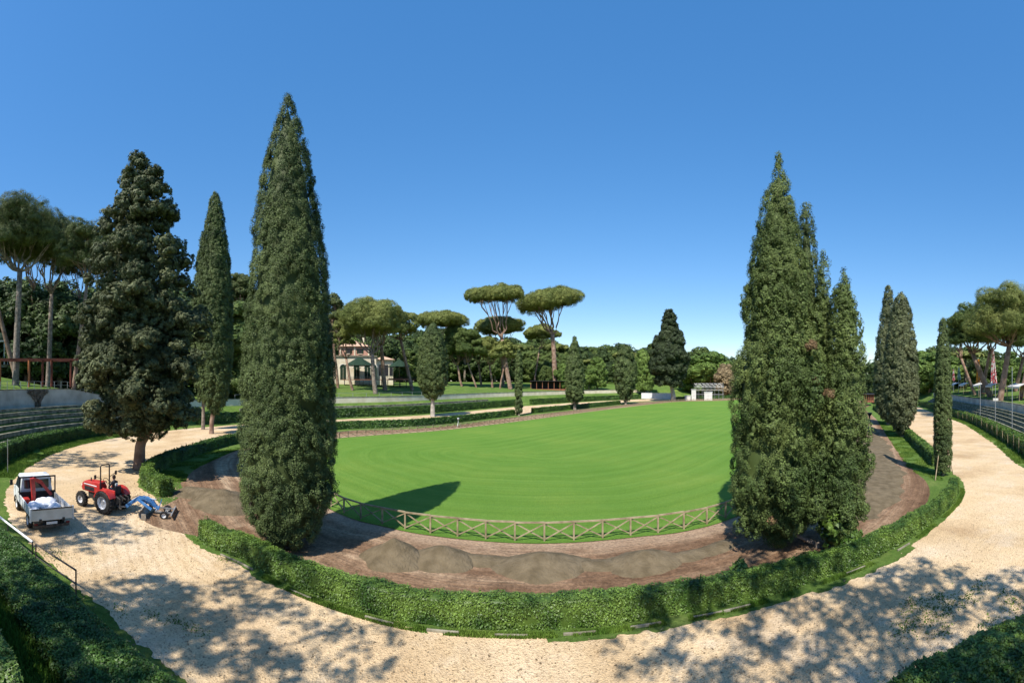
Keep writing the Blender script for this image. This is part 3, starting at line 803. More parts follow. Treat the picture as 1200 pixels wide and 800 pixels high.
# ------------------------------------------------------------------ crossed-rail fence round the field
fr = empty('field_fence', (0, 0, 0), 0, 'rustic crossed-rail timber fence around the mown field', 'fence')
tot = np.hypot(*np.diff(np.vstack([FENCE, FENCE[:1]]), axis=0).T).sum(); NB = int(tot/1.29)
FP = resample(FENCE, NB, True)
fd = np.hypot(FP[:,0], FP[:,1]); az_f = az(FP)
far = MB(); H_ = .80
def bay(a, b, mbp, mbr, mbb):
    za = .05
    mbp.bar((a[0], a[1], -.02), (a[0], a[1], za+H_-.03), .075)
    j1, j2 = random.uniform(-.02, .02), random.uniform(-.02, .02)
    mbr.bar((a[0], a[1], za+H_+j1), (b[0], b[1], za+H_+j2), .07)
    mbb.bar((a[0], a[1], za+.06), (b[0], b[1], za+H_-.06), .045); 
    d = np.array((-(b-a)[1], (b-a)[0])); d = d/np.linalg.norm(d)*.048
    mbb.bar((a[0]+d[0], a[1]+d[1], za+H_-.06), (b[0]+d[0], b[1]+d[1], za+.06), .045)
for k in range(NB):
    a, b = FP[k], FP[(k+1) % NB]
    if fd[k] < 26 and 340 < az_f[k] < 960:
        p_, r_, b_ = MB(), MB(), MB(); bay(a, b, p_, r_, b_)
        p_.build('post', M['wood'], fr); r_.build('top_rail', M['wood'], fr); b_.build('cross_brace', M['wood'], fr)
    else: bay(a, b, far, far, far)
tag(far.build('far_rails', M['wood'], fr), kind='stuff')

# ------------------------------------------------------------------ stands: stone seating rows and walls
def stand(name, a, b, label, s0=4.9, rows_=6, cat='seating', group='stone seating rows around the oval'):
    ia = int(np.hypot(*(PATH-np.array(a)).T).argmin()); ib = int(np.hypot(*(PATH-np.array(b)).T).argmin())
    idx = list(range(ia, ib+1, 3)) if ib > ia else list(range(ia, len(PATH), 3))+list(range(0, ib+1, 3))
    o = empty(name, (*PATH[idx[0]], 0), 0, label, cat, group); org = np.array((*PATH[idx[0]], 0))
    for r in range(rows_):
        s = s0+r*1.1; sec = []
        for i in idx:
            nn = PN[i]; zt = prof(i, s+.5)+.30-.02*r
            jit = .03*math.sin(i*.9+r)*0
            for (u, v) in ((0, -.45), (0, 0), (.42, 0), (.42, -.45)):
                p = PATH[i]+nn*(s+u); sec.append((p[0]-org[0], p[1]-org[1], zt+v+jit))
        k = 4; m = len(idx); Fc = [(q*k+c, (q+1)*k+c, (q+1)*k+(c+1) % k, q*k+(c+1) % k) for q in range(m-1) for c in range(k)]+[(0,1,2,3), ((m-1)*k+3, (m-1)*k+2, (m-1)*k+1, (m-1)*k)]
        mb = MB(); mb.add(sec, Fc); mb.build('step', M['stone'], o)
    return o
def wall(name, a, b, s, th, below, above, label, m, cap=True, group=None, capm=None):
    ia = int(np.hypot(*(PATH-np.array(a)).T).argmin()); ib = int(np.hypot(*(PATH-np.array(b)).T).argmin())
    idx = list(range(ia, ib+1, 3)) if ib > ia else list(range(ia, len(PATH), 3))+list(range(0, ib+1, 3))
    org = np.array((*PATH[idx[0]], 0)); o = empty(name, tuple(org), 0, label, 'wall', group)
    def run(u0, u1, f0, f1, nm, mm):
        sec = []
        for i in idx:
            for u, f in ((u0, f0), (u0, f1), (u1, f1), (u1, f0)):
                p = PATH[i]+PN[i]*(s+u); sec.append((p[0]-org[0], p[1]-org[1], f(i)))
        k = 4; q_ = len(idx); Fc = [(q*k+c, (q+1)*k+c, (q+1)*k+(c+1) % k, q*k+(c+1) % k) for q in range(q_-1) for c in range(k)]+[(0,1,2,3), ((q_-1)*k+3, (q_-1)*k+2, (q_-1)*k+1, (q_-1)*k)]
        mb = MB(); mb.add(sec, Fc); mb.build(nm, mm, o)
    top = lambda i: prof(i, 12.6)+above
    run(0, th, lambda i: prof(i, 11.9)-below, top, 'wall_body', m)
    if cap: run(-.06, th+.06, top, lambda i: top(i)+.09, 'coping', capm or M['stone'])
    return o
stand('terraced_seating', (-43.5,42), (-27,9.9), 'weathered stone seating rows with grass between, left behind the truck', rows_=6)
stand('terraced_seating', (0,112), (-39,56), 'distant stone seating rows on the far side, partly behind cypresses', s0=5.3, rows_=4)
stand('terraced_seating', (33,11), (100,67), 'stone seating rows climbing beyond the right hand hedge', s0=4.9, rows_=6)
wall('retaining_wall', (-43.8,46), (-26.5,9.5), 12.0, .45, .5, .12, 'tall pale retaining wall with a bare climber, above the left seating rows', M['white_wall'])
wall('retaining_wall', (64,163.5), (-43,48), 12.0, .45, .4, .25, 'long low sunlit wall below the park lawn on the far side', M['cream_wall'])
wall('retaining_wall', (32,10.5), (104,72), 12.0, .45, .4, .2, 'white wall under the canopies on the right, pine shade put into its grey', M['white_wall'])
# ------------------------------------------------------------------ trees
def prof_px(rows, d):
    "rows (y, half width px) from the crown's bottom up -> profile (t, radius m), height m, bottom level"
    zs = [7-(y-447)*d/F for y, w in rows]; H = zs[-1]-zs[0]
    return [((z-zs[0])/H, w*d/F) for z, (y, w) in zip(zs, rows)], H, zs[0]
def column_tree(xb, yb, rows, label, m, cr, dens, per, size, zb=0.0, d=None, trunk_r=.2, lump=.14, ls=.9, seed=0, name='cypress_tree', bark=None, core=.82, lean=0, group=None, jin=(.25, .9), extra=None):
    d = d or (7-zb)*F/(yb-447)
    pr, H, z0 = prof_px(rows, d); loc = A(xb, yb, d); loc.z = zb
    parts = column(pr, H, cr, dens, per, size, seed, lump, ls, core, cx=lean*d/F, z0=z0-zb, jin=jin)
    if extra: parts += extra(d, zb)
    mb = MB(); h2 = (z0-zb)+H*.5
    mb.tube([(0, 0, -.1), (0, 0, .15), (0.02, 0, (z0-zb)*.6), (lean*d/F*.5, 0, z0-zb+.3), (lean*d/F, 0, h2)], [trunk_r*1.5, trunk_r*1.15, trunk_r, trunk_r*.9, trunk_r*.4], 10, .12)
    return tree_obj(name, loc, label, 'cypress', group, parts, m, mb, bark or M['bark_grey'], rz=-(xb-600)/F)
# tall spire left of the middle
def spire_extra(d, zb):
    L = []
    for k in range(34):
        a = random.uniform(0, 2*PI); z = random.uniform(1.0, 14); r = np.interp(z, [0, 1.5, 6, 12, 18], [1.3, 1.85, 1.8, 1.35, .3])
        L.append(((r*.8*math.cos(a), r*.8*math.sin(a), z), .42))
    return lobes(L, 22, .16, 30, .06, flat=1.6, core=.5)
column_tree(343, 640, [(634,20),(622,36),(600,46),(575,52),(545,54),(500,54),(450,52.5),(400,51),(350,48),(300,42.5),(250,36.5),(200,28.5),(160,19),(135,10.5),(119,4),(114,1)],
    'tallest dense cypress spire, standing left of the middle in the front hedge', M['cypress'], .17, 19, 105, .038, trunk_r=.30, lump=.16, ls=1.5, seed=3, bark=M['bark_grey'], lean=-6, jin=(.15, .6), extra=spire_extra)
# slender pair behind it on the left
column_tree(248, 508, [(484,5),(472,13),(450,18),(420,20.5),(380,21),(340,20),(300,17),(265,12),(240,8),(229,4),(226,.6)],
    'slender round-topped cypress between the bushy cypress and the tallest spire', M['cypress'], .28, 8, 44, .11, trunk_r=.3, lump=.08, seed=5, lean=4, bark=M['bark'])
column_tree(238, 503, [(470,6),(440,12),(400,14),(350,12),(310,8),(285,4),(272,.6)], 'shorter cypress spire half hidden at the left of the slender one', M['cypress'], .36, 5, 40, .15, trunk_r=.25, lump=.1, seed=6)
# far single cypresses
column_tree(507, 488, [(468,4),(462,11),(450,16.5),(435,18),(420,17),(405,14.5),(392,11),(384,7),(379,.8)], 'egg-shaped cypress on a bare pale trunk before the far hedge', M['cypress'], .36, 5, 40, .16, trunk_r=.42, lump=.12, seed=7, bark=M['bark_pale'])
column_tree(608, 487, [(486,2.5),(480,4),(450,4.4),(430,4.2),(415,3.2),(411,.6)], 'very thin cypress column rising from a gap in the far hedge', M['cypress'], .28, 6, 36, .17, trunk_r=.2, lump=.08, seed=8)
column_tree(673.5, 480, [(473,3),(466,9),(455,11),(440,11),(425,9),(412,6.5),(400,3.5),(394,.6)], 'broad-based cypress left of the far hedge end, with a notched tip', M['cypress'], .45, 3.0, 40, .22, trunk_r=.35, lump=.16, seed=9)
column_tree(733, 474, [(468,5),(455,11),(440,13.5),(425,12),(412,7),(405,.8)], 'low rounded cypress beside the biggest dark far tree', M['cypress'], .55, 2.0, 36, .28, trunk_r=.4, lump=.2, seed=10)
# right hand pair and the clipped column
column_tree(1041, 498, [(492,6),(480,14),(450,17),(420,15.5),(390,12),(360,7.5),(345,5),(338,4),(336,.6)], 'narrow cypress, left and farther one of the pair on the right bend', M['cypress_grey'], .38, 5, 42, .16, trunk_r=.3, lump=.1, seed=11)
column_tree(1058, 512, [(508,3),(500,9),(485,17),(465,20.5),(440,21),(415,19),(390,16),(365,11.5),(352,7.5),(346,3),(344,.6)], 'fuller cypress, right and nearer one of the pair on the right bend', M['cypress_grey'], .34, 6.5, 44, .14, trunk_r=.28, lump=.1, seed=12, lean=-2)
c_ = column_tree(1105, 557, [(552,7.5),(535,9.8),(500,10),(450,9.2),(420,7.6),(395,5.6),(380,3.8),(373,1.5)], 'thin clipped cypress column propped by two pale stakes at the right', M['cypress'], .15, 26, 44, .07, trunk_r=.12, lump=.05, seed=13, jin=(.1, .5))
for (a, b, lab) in (((1096,613-50), (1101,524), 'pale wooden stake leaning on the left of the thin cypress column'), ((1117,556), (1110,527), 'pale wooden stake leaning on the right of the thin cypress column')):
    pa = G(*a) if a[1] > 560 else G(*a); dd = c_.location.xy.length-.25; pb = A(b[0], b[1], dd)
    mb = MB(); mb.tube([pa, pb], .035, 6); tag(mb.build('stake', M['wood']), lab, 'stake', 'stakes propping the thin cypress')
# bushy grey cypress on the left: irregular tiers
def bushy():
    d = 7*F/(550-447); k = d/F; loc = G(163, 550)
    tab = [(505,30,-12),(490,62,2),(460,70,0),(430,71,3),(400,68,0),(370,66,3),(340,62,4),(315,58,0),(290,48,0),(265,43,2),(245,38,4),(225,30,5),(205,22,4),(190,14,1),(180,5,-3)]
    L = []
    for q in range(380):
        y = random.uniform(183, 503)*.999; y = 503-(503-183)*random.random()**1.15
        w = np.interp(-y, [-t[0] for t in tab], [t[1] for t in tab]); cx = np.interp(-y, [-t[0] for t in tab], [t[2] for t in tab])
        a = random.uniform(0, 2*PI); r = w*k*random.uniform(.70, 1.16); lr = np.interp(w, [5, 30, 70], [.28, .50, .78])*random.uniform(.55, 1.2)
        r = max(0, r-lr*.55)
        L.append(((cx*k+r*math.cos(a), r*math.sin(a), 7-(y-447)*k), lr))
    for y in range(190, 500, 22):
        w = np.interp(-y, [-t[0] for t in tab], [t[1] for t in tab]); L.append(((0, 0, 7-(y-447)*k), w*k*.62))
    parts = lobes(L, 8.5, .17, 34, .095, flat=.66, core=.62, under=-.75, lump=.35, up=.25)
    mb = MB(); mb.tube([(0,0,-.1), (0,0,.3), (.1,0,1.8), (.5,.1,3.4), (.6,0,8), (.3,0,14)], [.62, .48, .42, .36, .26, .1], 12, .12)
    tube_np(mb, (.15,0,1.7), (1.3,-.4,4.2), .16, .1); tube_np(mb, (.2,0,2.2), (-1.4,-.3,4.6), .2, .1); tube_np(mb, (.3,0,2.6), (2.4,.2,4.0), .13, .06)
    return tree_obj('cypress_tree', loc, 'big bushy grey-green cypress with ragged tiers above the red tractor', 'cypress', None, parts, M['cypress_grey'], mb, M['bark'], rz=-(163-600)/F)
bushy()
# group at the right of the middle: several stems from one foot
def sprays(lean, n, H, tab, r0=.34):
    "upright branch tips that break the outline"
    def f(d, zb):
        L = []
        for q in range(n):
            t = random.random()**1.1; a = random.uniform(0, 2*PI); r = np.interp(t, [p[0] for p in tab], [p[1] for p in tab])*random.uniform(.8, 1.12)
            L.append(((lean*d/F+r*math.cos(a), r*math.sin(a), 1.25+t*H), r0*random.uniform(.6, 1.2)))
        return lobes(L, 26, .13, 22, .055, flat=1.9, core=.4, under=-.9)
    return f
def right_group():
    d = 7*F/(640-447)
    column_tree(958, 641, [(636,9),(626,26),(608,40),(585,50),(560,55),(520,53),(480,50),(440,47),(400,44),(360,40),(320,36),(290,32),(260,26),(235,19),(212,11),(195,5),(180,.6)],
      'largest cypress of the right hand group, highest tip and full ragged skirt', M['cypress_green'], .18, 17, 86, .040, trunk_r=.13, lump=.42, ls=.75, seed=21, lean=-46, core=.74, extra=sprays(-46, 150, 12.8, [(0,1.7),(.15,2.05),(.4,1.9),(.6,1.45),(.8,.95),(1,.1)]))
    column_tree(975, 639, [(610,10),(580,22),(520,26),(450,24),(400,22),(350,18),(300,14.5),(265,10.5),(245,6),(236,1)],
      'second cypress of the right hand group, narrow tip against the tallest', M['cypress'], .18, 15, 50, .05, trunk_r=.12, lump=.3, ls=.8, seed=22, lean=-30, d=d*1.08, zb=0.0)
    column_tree(984, 637, [(604,8),(586,20),(550,30),(500,29),(460,25),(420,17),(390,14),(360,11.5),(330,8.5),(310,5.5),(297,1)],
      'third cypress of the right hand group, low narrow tip left of its last spire', M['cypress_green'], .18, 15, 50, .05, trunk_r=.12, lump=.34, ls=.8, seed=23, lean=-19, extra=sprays(-19, 50, 9, [(0,.8),(.3,1.1),(.7,.6),(1,.1)]), d=d*1.04, zb=0.0)
    column_tree(990, 640, [(612,7),(600,17),(585,25),(560,29),(520,28),(480,24),(440,22),(400,18),(370,14),(345,9),(325,4),(316,.5)],
      'rightmost cypress of the right hand group, bright green flank', M['cypress_green'], .18, 16, 66, .045, trunk_r=.12, lump=.30, ls=.8, seed=24, lean=-1, zb=0.0, extra=sprays(-1, 60, 9.5, [(0,.8),(.3,1.0),(.7,.6),(1,.1)]))
right_group()
# brown dead sprays in the right group are part of the largest tree's crown
big = [o for o in bpy.data.objects if o.get('label', '').startswith('largest cypress of the right')][0]
dp = []
dk = 17.4/F
for (x, y, r) in ((950,405,.20), (955,447,.13), (972,462,.17), (905,610,.14)):
    p = Matrix.Rotation(-big.rotation_euler.z, 3, 'Z') @ (A(x, y, 15.9)-big.location)
    dp += lobes([((p.x, p.y, p.z), r)], 60, .1, 26, .05, core=0)
link('dead_spray', quadmesh_join(dp, 'dead_spray'), M['dead'], big)

# big dark tree at the end of the field
def dark_tree():
    d = 7*F/(470-447.0); k = d/F; loc = G(789, 470)
    tab = [(448,15),(435,21),(420,22.5),(405,20),(390,14),(378,8),(366,7),(361,2)]
    L = []
    for q in range(150):
        y = random.uniform(363, 450); w = np.interp(-y, [-t[0] for t in tab], [t[1] for t in tab]); a = random.uniform(0, 2*PI); lr = max(.7, w*k*.26)*random.uniform(.8, 1.2)
        r = max(0, w*k-lr*.8)*random.uniform(.8, 1.05); L.append(((-5*k+r*math.cos(a), r*math.sin(a), 7-(y-447)*k), lr))
    for y in range(368, 448, 8):
        L.append(((-5*k, 0, 7-(y-447)*k), np.interp(-y, [-t[0] for t in tab], [t[1] for t in tab])*k*.7))
    mb = MB(); mb.tube([(0,0,-.2), (0,0,2), (-.5,0,5), (-1.2,0,9)], [1.05, .85, .7, .4], 10, .1)
    return tree_obj('cypress_tree', loc, 'big dark dense conifer with a whitish trunk at the far end of the field', 'conifer', None, lobes(L, 1.1, .6, 30, .36, flat=.85, core=.66, under=-.7), M['cypress_dark'], mb, M['bark_pale'], rz=-(789-600)/F)
dark_tree()

# umbrella pines -----------------------------------------------------------
def pine(xb, yb, xc, yt, yb2, wpx, d, label, tilt=0.0, drop=0.0, tr=.4, fork=None, n=26, m='pine', group='umbrella pines', bark='bark', zb=None, dens=None, depth=.8, limbs=7, cat='pine', sz=1.0, name='pine_tree', fk2=None):
    "xb, yb trunk foot; crown centre column xc, top yt, bottom yb2, width wpx; d distance"
    k = d/F; base = A(xb, yb, d)
    gz = ground_z(base.x, base.y) if zb is None else zb
    loc = Vector((base.x, base.y, gz-.05))
    c = A(xc, (yt+yb2)/2, d)-loc; top = A(xc, yt, d).z-loc.z; bot = A(xc, yb2, d).z-loc.z
    Rr = wpx*k/2; Th = top-bot; lr0 = min(Rr*.23, Th*.40); n = int(n*2.3)
    # the crown lies across the view: x axis of the sight frame
    e1 = Vector((math.cos((xc-600)/F), -math.sin((xc-600)/F), 0)); e2 = Vector((math.sin((xc-600)/F), math.cos((xc-600)/F), 0))
    L = []
    for q in range(n):
        if q > 6 and random.random() < drop: continue
        u = math.sqrt((q+.5)/n)*(Rr-lr0*.75); a = q*2.39996+random.uniform(-.3, .3)
        dome = math.sqrt(max(0, 1-(u/Rr)**2)); lr = lr0*random.uniform(.5, 1.5)
        thick = min(1, Th/Rr)
        z = bot+lr*.45+(Th-lr*1.1)*(.12+.88*dome)*random.uniform(.80-.5*thick, 1.12)
        p = c.xy.to_3d()+e1*(u*math.cos(a))+e2*(u*math.sin(a)*depth); L.append(((p.x, p.y, z+tilt*k*u*math.cos(a)/Rr), lr))
    n = len(L); size = max(.09, .62*k)*sz; crr = max(.28, lr0*.30); dn = dens or min(3.0, 1.15/crr**2/1.6)
    parts = lobes(L, dn*1.5, crr, 36, size, flat=.70, core=.45, under=-.45, lump=.5, up=.1)
    mb = MB(); fz = fork if fork is not None else bot-.18*Th; ft = (bot-0)*(1-.0)
    fz = (A(xb, fork, d).z-loc.z) if fork is not None else max(bot*.72, bot-Th*.5)
    fx = c.xy.to_3d()*min(1, fz/max(bot, .1))*.9; fkp = Vector((fx.x, fx.y, fz))
    mb.tube([(0,0,-.3), (0,0,.4), fkp*.35+Vector((random.uniform(-.2,.2), 0, 0)), fkp*.7, fkp], [tr*1.35, tr*1.08, tr, tr*.9, tr*.78], 10, .1)
    order = sorted(range(n), key=lambda q: random.random()); ends = [L[q] for q in order[:limbs]]
    for (ex, ey, ez), lr in ends:
        e = Vector((ex, ey, ez-lr*.2)); pts = []
        h_ = e-fkp
        for t in np.linspace(0, 1, 7):
            pts.append(fkp+Vector((h_.x*t**.9, h_.y*t**.9, h_.z*t**1.0))+Vector((random.uniform(-1,1), random.uniform(-1,1), random.uniform(-.6,.4)))*.05*h_.length*(0 < t < 1)-Vector((0,0,1))*math.sin(PI*t)*h_.length*.10)
        mb.tube(pts, [tr*.42-(tr*.30)*t for t in np.linspace(0, 1, 7)], 7, .1)
        near = sorted(L, key=lambda l: (Vector(l[0])-e).length)[1:4]
        for (qx, qy, qz), l2 in near:
            tube_np(mb, pts[random.choice((3, 4, 5))], (qx, qy, qz-l2*.2), tr*.2, tr*.09, .08)
    return tree_obj(name, loc, label, cat, group, parts, M[m], mb, M[bark])
GP = 'umbrella pines on the far park lawn'
pine(440,461, 434,352,398, 80, 104, 'wide umbrella pine with a dark trunk, in front of the villa', tr=.55, fork=415, n=40, group=GP, limbs=9, bark='bark_grey')
pine(451,453, 446,362,400, 62, 118, 'umbrella pine with a reddish straight trunk just right of the dark one', tr=.62, fork=405, n=26, group=GP)
pine(483,448, 468,362,398, 44, 122, 'umbrella pine with a trunk leaning left, right of the villa', tr=.5, fork=398, n=18, group=GP)
pine(413,452, 403,372,412, 34, 112, 'small umbrella pine half behind the tallest spire, beside the villa', tr=.4, fork=420, n=14, group=GP)
pine(522,450, 516,366,386, 58, 150, 'flat-topped umbrella pine rising behind the egg-shaped cypress', tr=.5, fork=398, n=22, group=GP)
pine(598,447, 580,335,357, 66, 150, 'tall umbrella pine with three spreading limbs and a flat double crown', 1, .25, .75, fork=398, n=30, group=GP, limbs=6, depth=.6)
pine(590,448, 587,373,394, 60, 166, 'lower flat umbrella pine crown hanging below the tall double-crowned one', tr=.5, fork=405, n=24, group=GP)
pine(652,449, 645,341,366, 82, 162, 'tallest umbrella pine in the middle, thick red trunk and forked bare limbs', 7, .3, .95, fork=392, n=32, group=GP, limbs=8, depth=.6)
pine(626,449, 634,381,402, 40, 186, 'small umbrella pine directly behind the thick red trunk', tr=.35, fork=410, n=16, group=GP)
pine(558,453, 545,386,420, 46, 150, 'round-crowned young pine with a thin dark trunk on the lawn slope', tr=.3, fork=425, n=20, group=GP, m='wood_mid')
pine(541,449, 535,384,425, 40, 152, 'round olive-green pine directly right of the egg-shaped cypress', tr=.4, fork=428, n=20, group=GP, m='wood_mid')
pine(577,452, 573,395,425, 38, 154, 'light green round pine under the double-crowned one', tr=.42, fork=428, n=18, group=GP)
pine(586,453, 592,398,425, 34, 150, 'light green round pine left of the very thin column cypress', tr=.32, fork=428, n=16, group=GP)
pine(564,448, 560,396,424, 26, 162, 'narrow pine with a reddish trunk among the young pines', tr=.4, fork=426, n=12, group=GP, m='wood_mid')
# left park
GL = 'tall pines above the left stand'
pine(18,447, 24,231,312, 112, 66, 'tallest pine at the left edge with a thick straight grey trunk', 0, .12, .55, fork=318, n=34, group=GL, m='pine_dark', limbs=9, bark='bark_grey')
pine(20,446, -14,250,330, 70, 70, 'pine at the left edge whose trunk leans out of the picture', tr=.42, fork=350, n=22, group=GL, m='pine_dark')
pine(56,444, 62,256,322, 80, 74, 'pine with a forked grey trunk in the middle of the left group', 0, .12, .45, fork=345, n=24, group=GL, m='pine_dark', limbs=8, bark='bark_grey')
pine(86,447, 104,259,330, 82, 64, 'pale feathery pine leaning right, beside the bushy cypress', 0, .12, .32, fork=330, n=24, group=GL, m='pine_dark', limbs=8)
pine(284,440, 280,321,362, 44, 112, 'umbrella pine showing between the slender cypress and the tallest spire', tr=.4, fork=385, n=18, group=GL, m='pine_dark')
pine(396,445, 388,345,385, 36, 118, 'umbrella pine peeping out right of the tallest spire', tr=.4, fork=395, n=14, group=GL, m='pine_dark')
# right park
GR = 'umbrella pines above the right hand canopies'
pine(1160,447, 1138,360,416, 68, 88, 'dark umbrella pine with its underside in shade, left of the big right one', tr=.6, fork=415, n=26, group=GR, limbs=8, m='wood_mid')
pine(1172,450, 1184,335,412, 98, 76, 'big round umbrella pine cut by the right edge of the picture', tr=.6, fork=405, n=36, group=GR, limbs=9)
pine(1196,452, 1212,352,400, 60, 74, 'dark leaning pine trunk at the right edge beneath the big crown', tr=.42, fork=398, n=16, group=GR)
pine(1142,449, 1120,372,408, 30, 100, 'small umbrella pine behind the thin clipped cypress column', tr=.4, fork=420, n=14, group=GR)

pine(30,446, 42,252,318, 76, 88, 'pine standing behind the two foremost pines at the far left', tr=.4, fork=340, n=22, group=GL, m='pine_dark', limbs=8)
pine(100,446, 92,272,335, 60, 94, 'pine with a hidden foot behind the pale feathery one', tr=.35, fork=350, n=18, group=GL, m='pine_dark', limbs=7)
pine(1150,449, 1162,350,410, 66, 104, 'umbrella pine behind the gap between the two big right hand pines', tr=.5, fork=412, n=22, group=GR, m='wood_mid')
pine(1190,449, 1200,362,420, 70, 96, 'umbrella pine low behind the big crown at the right edge', tr=.5, fork=420, n=22, group=GR, m='wood_mid')
# the wood behind: individual trees copied from a few grown ones ---------------
GW = 'trees of the wood behind the park'
def wood_proto(kind, seed):
    random.seed(seed); L = []
    if kind == 'pine':
        for q in range(18): 
            u = math.sqrt((q+.5)/18)*3.9; a = q*2.4; L.append(((u*math.cos(a), u*math.sin(a), 11.2+2.0*math.sqrt(max(0, 1-(u/5)**2))*random.uniform(.7, 1)), random.uniform(1.1, 1.6)))
        fl = .6
    else:
        for q in range(46):
            z = random.uniform(2.2, 13); w = 4.6*math.sin(PI*min(1, max(.04, (z-.2)/14.2))**.85)**.6; a = random.uniform(0, 2*PI); lr = random.uniform(1.1, 1.9); r = max(0, w-lr*.6)*random.uniform(.55, 1.0)
            L.append(((r*math.cos(a), r*math.sin(a), z), lr))
        fl = .9
    mb = MB(); mb.tube([(0,0,-.4), (0,0,3), (.2,.1,8), (0,0,12)], [.42, .33, .26, .1], 8, .1)
    for q in range(5): tube_np(mb, (0, 0, random.uniform(3, 8)), L[q*3][0], .14, .05)
    parts = lobes(L, .95, .62, 26, .36, flat=fl, core=.66, under=-.6, lump=.3)
    return parts, mb
protos = []
for kind, m, lab, seed in (('broad', 'wood_dark', 'dark evergreen of the dense wood behind the lawns, one among many alike', 31), ('broad', 'wood_mid', 'olive green tree of the dense wood behind the lawns, one among many alike', 32),
                           ('broad', 'wood_green', 'fresh green leafy tree of the wood, one among several alike', 33), ('pine', 'pine', 'small pine top standing out of the far wood, one among several alike', 34),
                           ('broad', 'wood_dark', 'dark evergreen of the dense wood behind the lawns, one among many alike', 35), ('broad', 'wood_mid', 'olive green tree of the dense wood behind the lawns, one among many alike', 36)):
    parts, mb = wood_proto(kind, seed)
    protos.append([kind, tree_obj('pine_tree' if kind == 'pine' else 'broadleaf_tree', (0, 0, 0), lab, 'tree', GW, parts, M[m], mb, M['bark_grey']), False])
random.seed(77)
skyl = [(-60,322),(0,325),(60,332),(110,338),(140,335),(200,335),(240,340),(262,338),(300,345),(350,352),(388,366),(430,385),(470,392),(500,388),(525,384),(560,394),(600,398),(625,395),(665,404),(700,407),(740,404),(768,402),(800,408),(825,411),(850,416),(900,425),(1010,434),(1030,432),(1060,425),(1082,412),(1110,402),(1140,405),(1200,415),(1260,410)]
def put_wood(x, d, ytop, which, w=1.0):
    p = A(x, 447, d); gz = ground_z(p.x, p.y); H = 7-(ytop-447)*d/F-gz
    if H < 3: return
    pr = protos[which]; o = pr[1] if not pr[2] else copy_tree(pr[1]); pr[2] = True
    s = H/14.4; o.location = (p.x, p.y, gz-.1); o.rotation_euler.z = random.uniform(0, 6.28); o.scale = (s*w, s*w, s)
for row, (dl, dy, step) in enumerate(((0, 10, 17), (28, 4, 15), (60, -1, 15))):
    x = -75+row*6
    while x < 1265:
        yt = np.interp(x, [a for a, b in skyl], [b for a, b in skyl])+dy*.9+random.uniform(-3, 9)
        if x < 330: d0 = 92
        elif x < 480: d0 = 178
        elif x < 680: d0 = 205
        elif x < 1010: d0 = 218
        elif x < 1100: d0 = 215
        else: d0 = 135
        d = d0+dl+random.uniform(-6, 8)
        wgt = [2.5, 4, 1.2, 1.2, 2.5, 4]
        if 800 < x < 900 or x > 1165: wgt = [.6, 1.5, 6, 0, .6, 1.5]
        if 1060 < x < 1110: wgt = [.4, 1.5, 6, 0, .4, 1.5]
        if x < 330: wgt = [6, 2, .3, .6, 6, 2]
        q = random.choices(range(6), wgt)[0]
        put_wood(x, d, yt, q, random.uniform(.9, 1.35)*(1.25 if yt > 400 else 1))
        x += step*random.uniform(.8, 1.25)*(2.0 if x < 330 else 1)
# bright green leafy trees picked out in front of the wood
for x, d, yt, q, w in ((660,160,425,2,1.1), (700,172,418,2,1.0), (690,165,432,2,1.2), (755,175,408,2,.8), (640,165,428,1,1), (812,190,416,2,1.5), (832,190,413,2,1.6), (1015,170,437,0,1.0), (1028,150,432,0,1), (1075,150,418,2,1.3), (1090,140,412,2,1.4), (1183,120,420,2,1.2), (1196,125,424,2,1.1)):
    put_wood(x, d, yt, q, w)
# tan tree
parts, mb = wood_proto('broad', 41)
o = tree_obj('broadleaf_tree', (0, 0, 0), 'tan dry-leaved tree at the left edge of the right cypress group', 'tree', None, parts, M['tan_leaf'], mb, M['bark_grey'])
p = A(850, 447, 178); gz = ground_z(p.x, p.y); s = (7+22*178/F-gz)/14.4; o.location = (p.x, p.y, gz); o.scale = (s*1.0, s*1.0, s)
# lower dark understorey that closes the wood between trunks
mb_parts = []
for x in range(-80, 1270, 9):
    d = (108 if x < 330 else 215 if x < 680 else 245 if x < 1100 else 165)+random.uniform(-8, 8); p = A(x, 447, d); gz = ground_z(p.x, p.y); r = random.uniform(2.2, 3.6)*d/150
    mb_parts += lobes([((p.x, p.y, gz+r*.7), r), ((p.x+random.uniform(-2,2), p.y, gz+r*1.9), r*.8)], .28, 1.0, 18, .62, core=.8)
tag(link('undergrowth', quadmesh_join(mb_parts, 'undergrowth'), M['wood_dark']), kind='stuff')
# pines behind the camera, whose shade falls on the path
def shade_pine(x, y, cx, cy, H, Rr, label, n, seed, dens=1.5):
    random.seed(seed); L = []
    for q in range(n):
        u = math.sqrt((q+.5)/n)*Rr; a = q*2.4+random.uniform(-.5, .5); L.append(((cx-x+u*math.cos(a), cy-y+u*math.sin(a), H-4.6+1.4*math.sqrt(max(0, 1-(u/Rr/1.1)**2))*random.uniform(.5, 1)), random.uniform(.75, 1.25)))
    mb = MB(); fk = Vector(((cx-x)*.6, (cy-y)*.6, H-8)); mb.tube([(0,0,-.3), fk*.5, fk], [.4, .3, .22], 10)
    for l in L[::4]: tube_np(mb, fk, l[0], .07, .025)
    gz = ground_z(x, y)
    return tree_obj('pine_tree', (x, y, gz), label, 'pine', 'pines behind the viewpoint', lobes(L, dens, .40, 26, .15, flat=.6, core=.0, under=-.6), M['pine'], mb, M['bark'])
shade_pine(-14, -5, -11.6, -1.4, 14, 3.9, 'umbrella pine on the terrace whose shade falls on the lower left path', 16, 5)
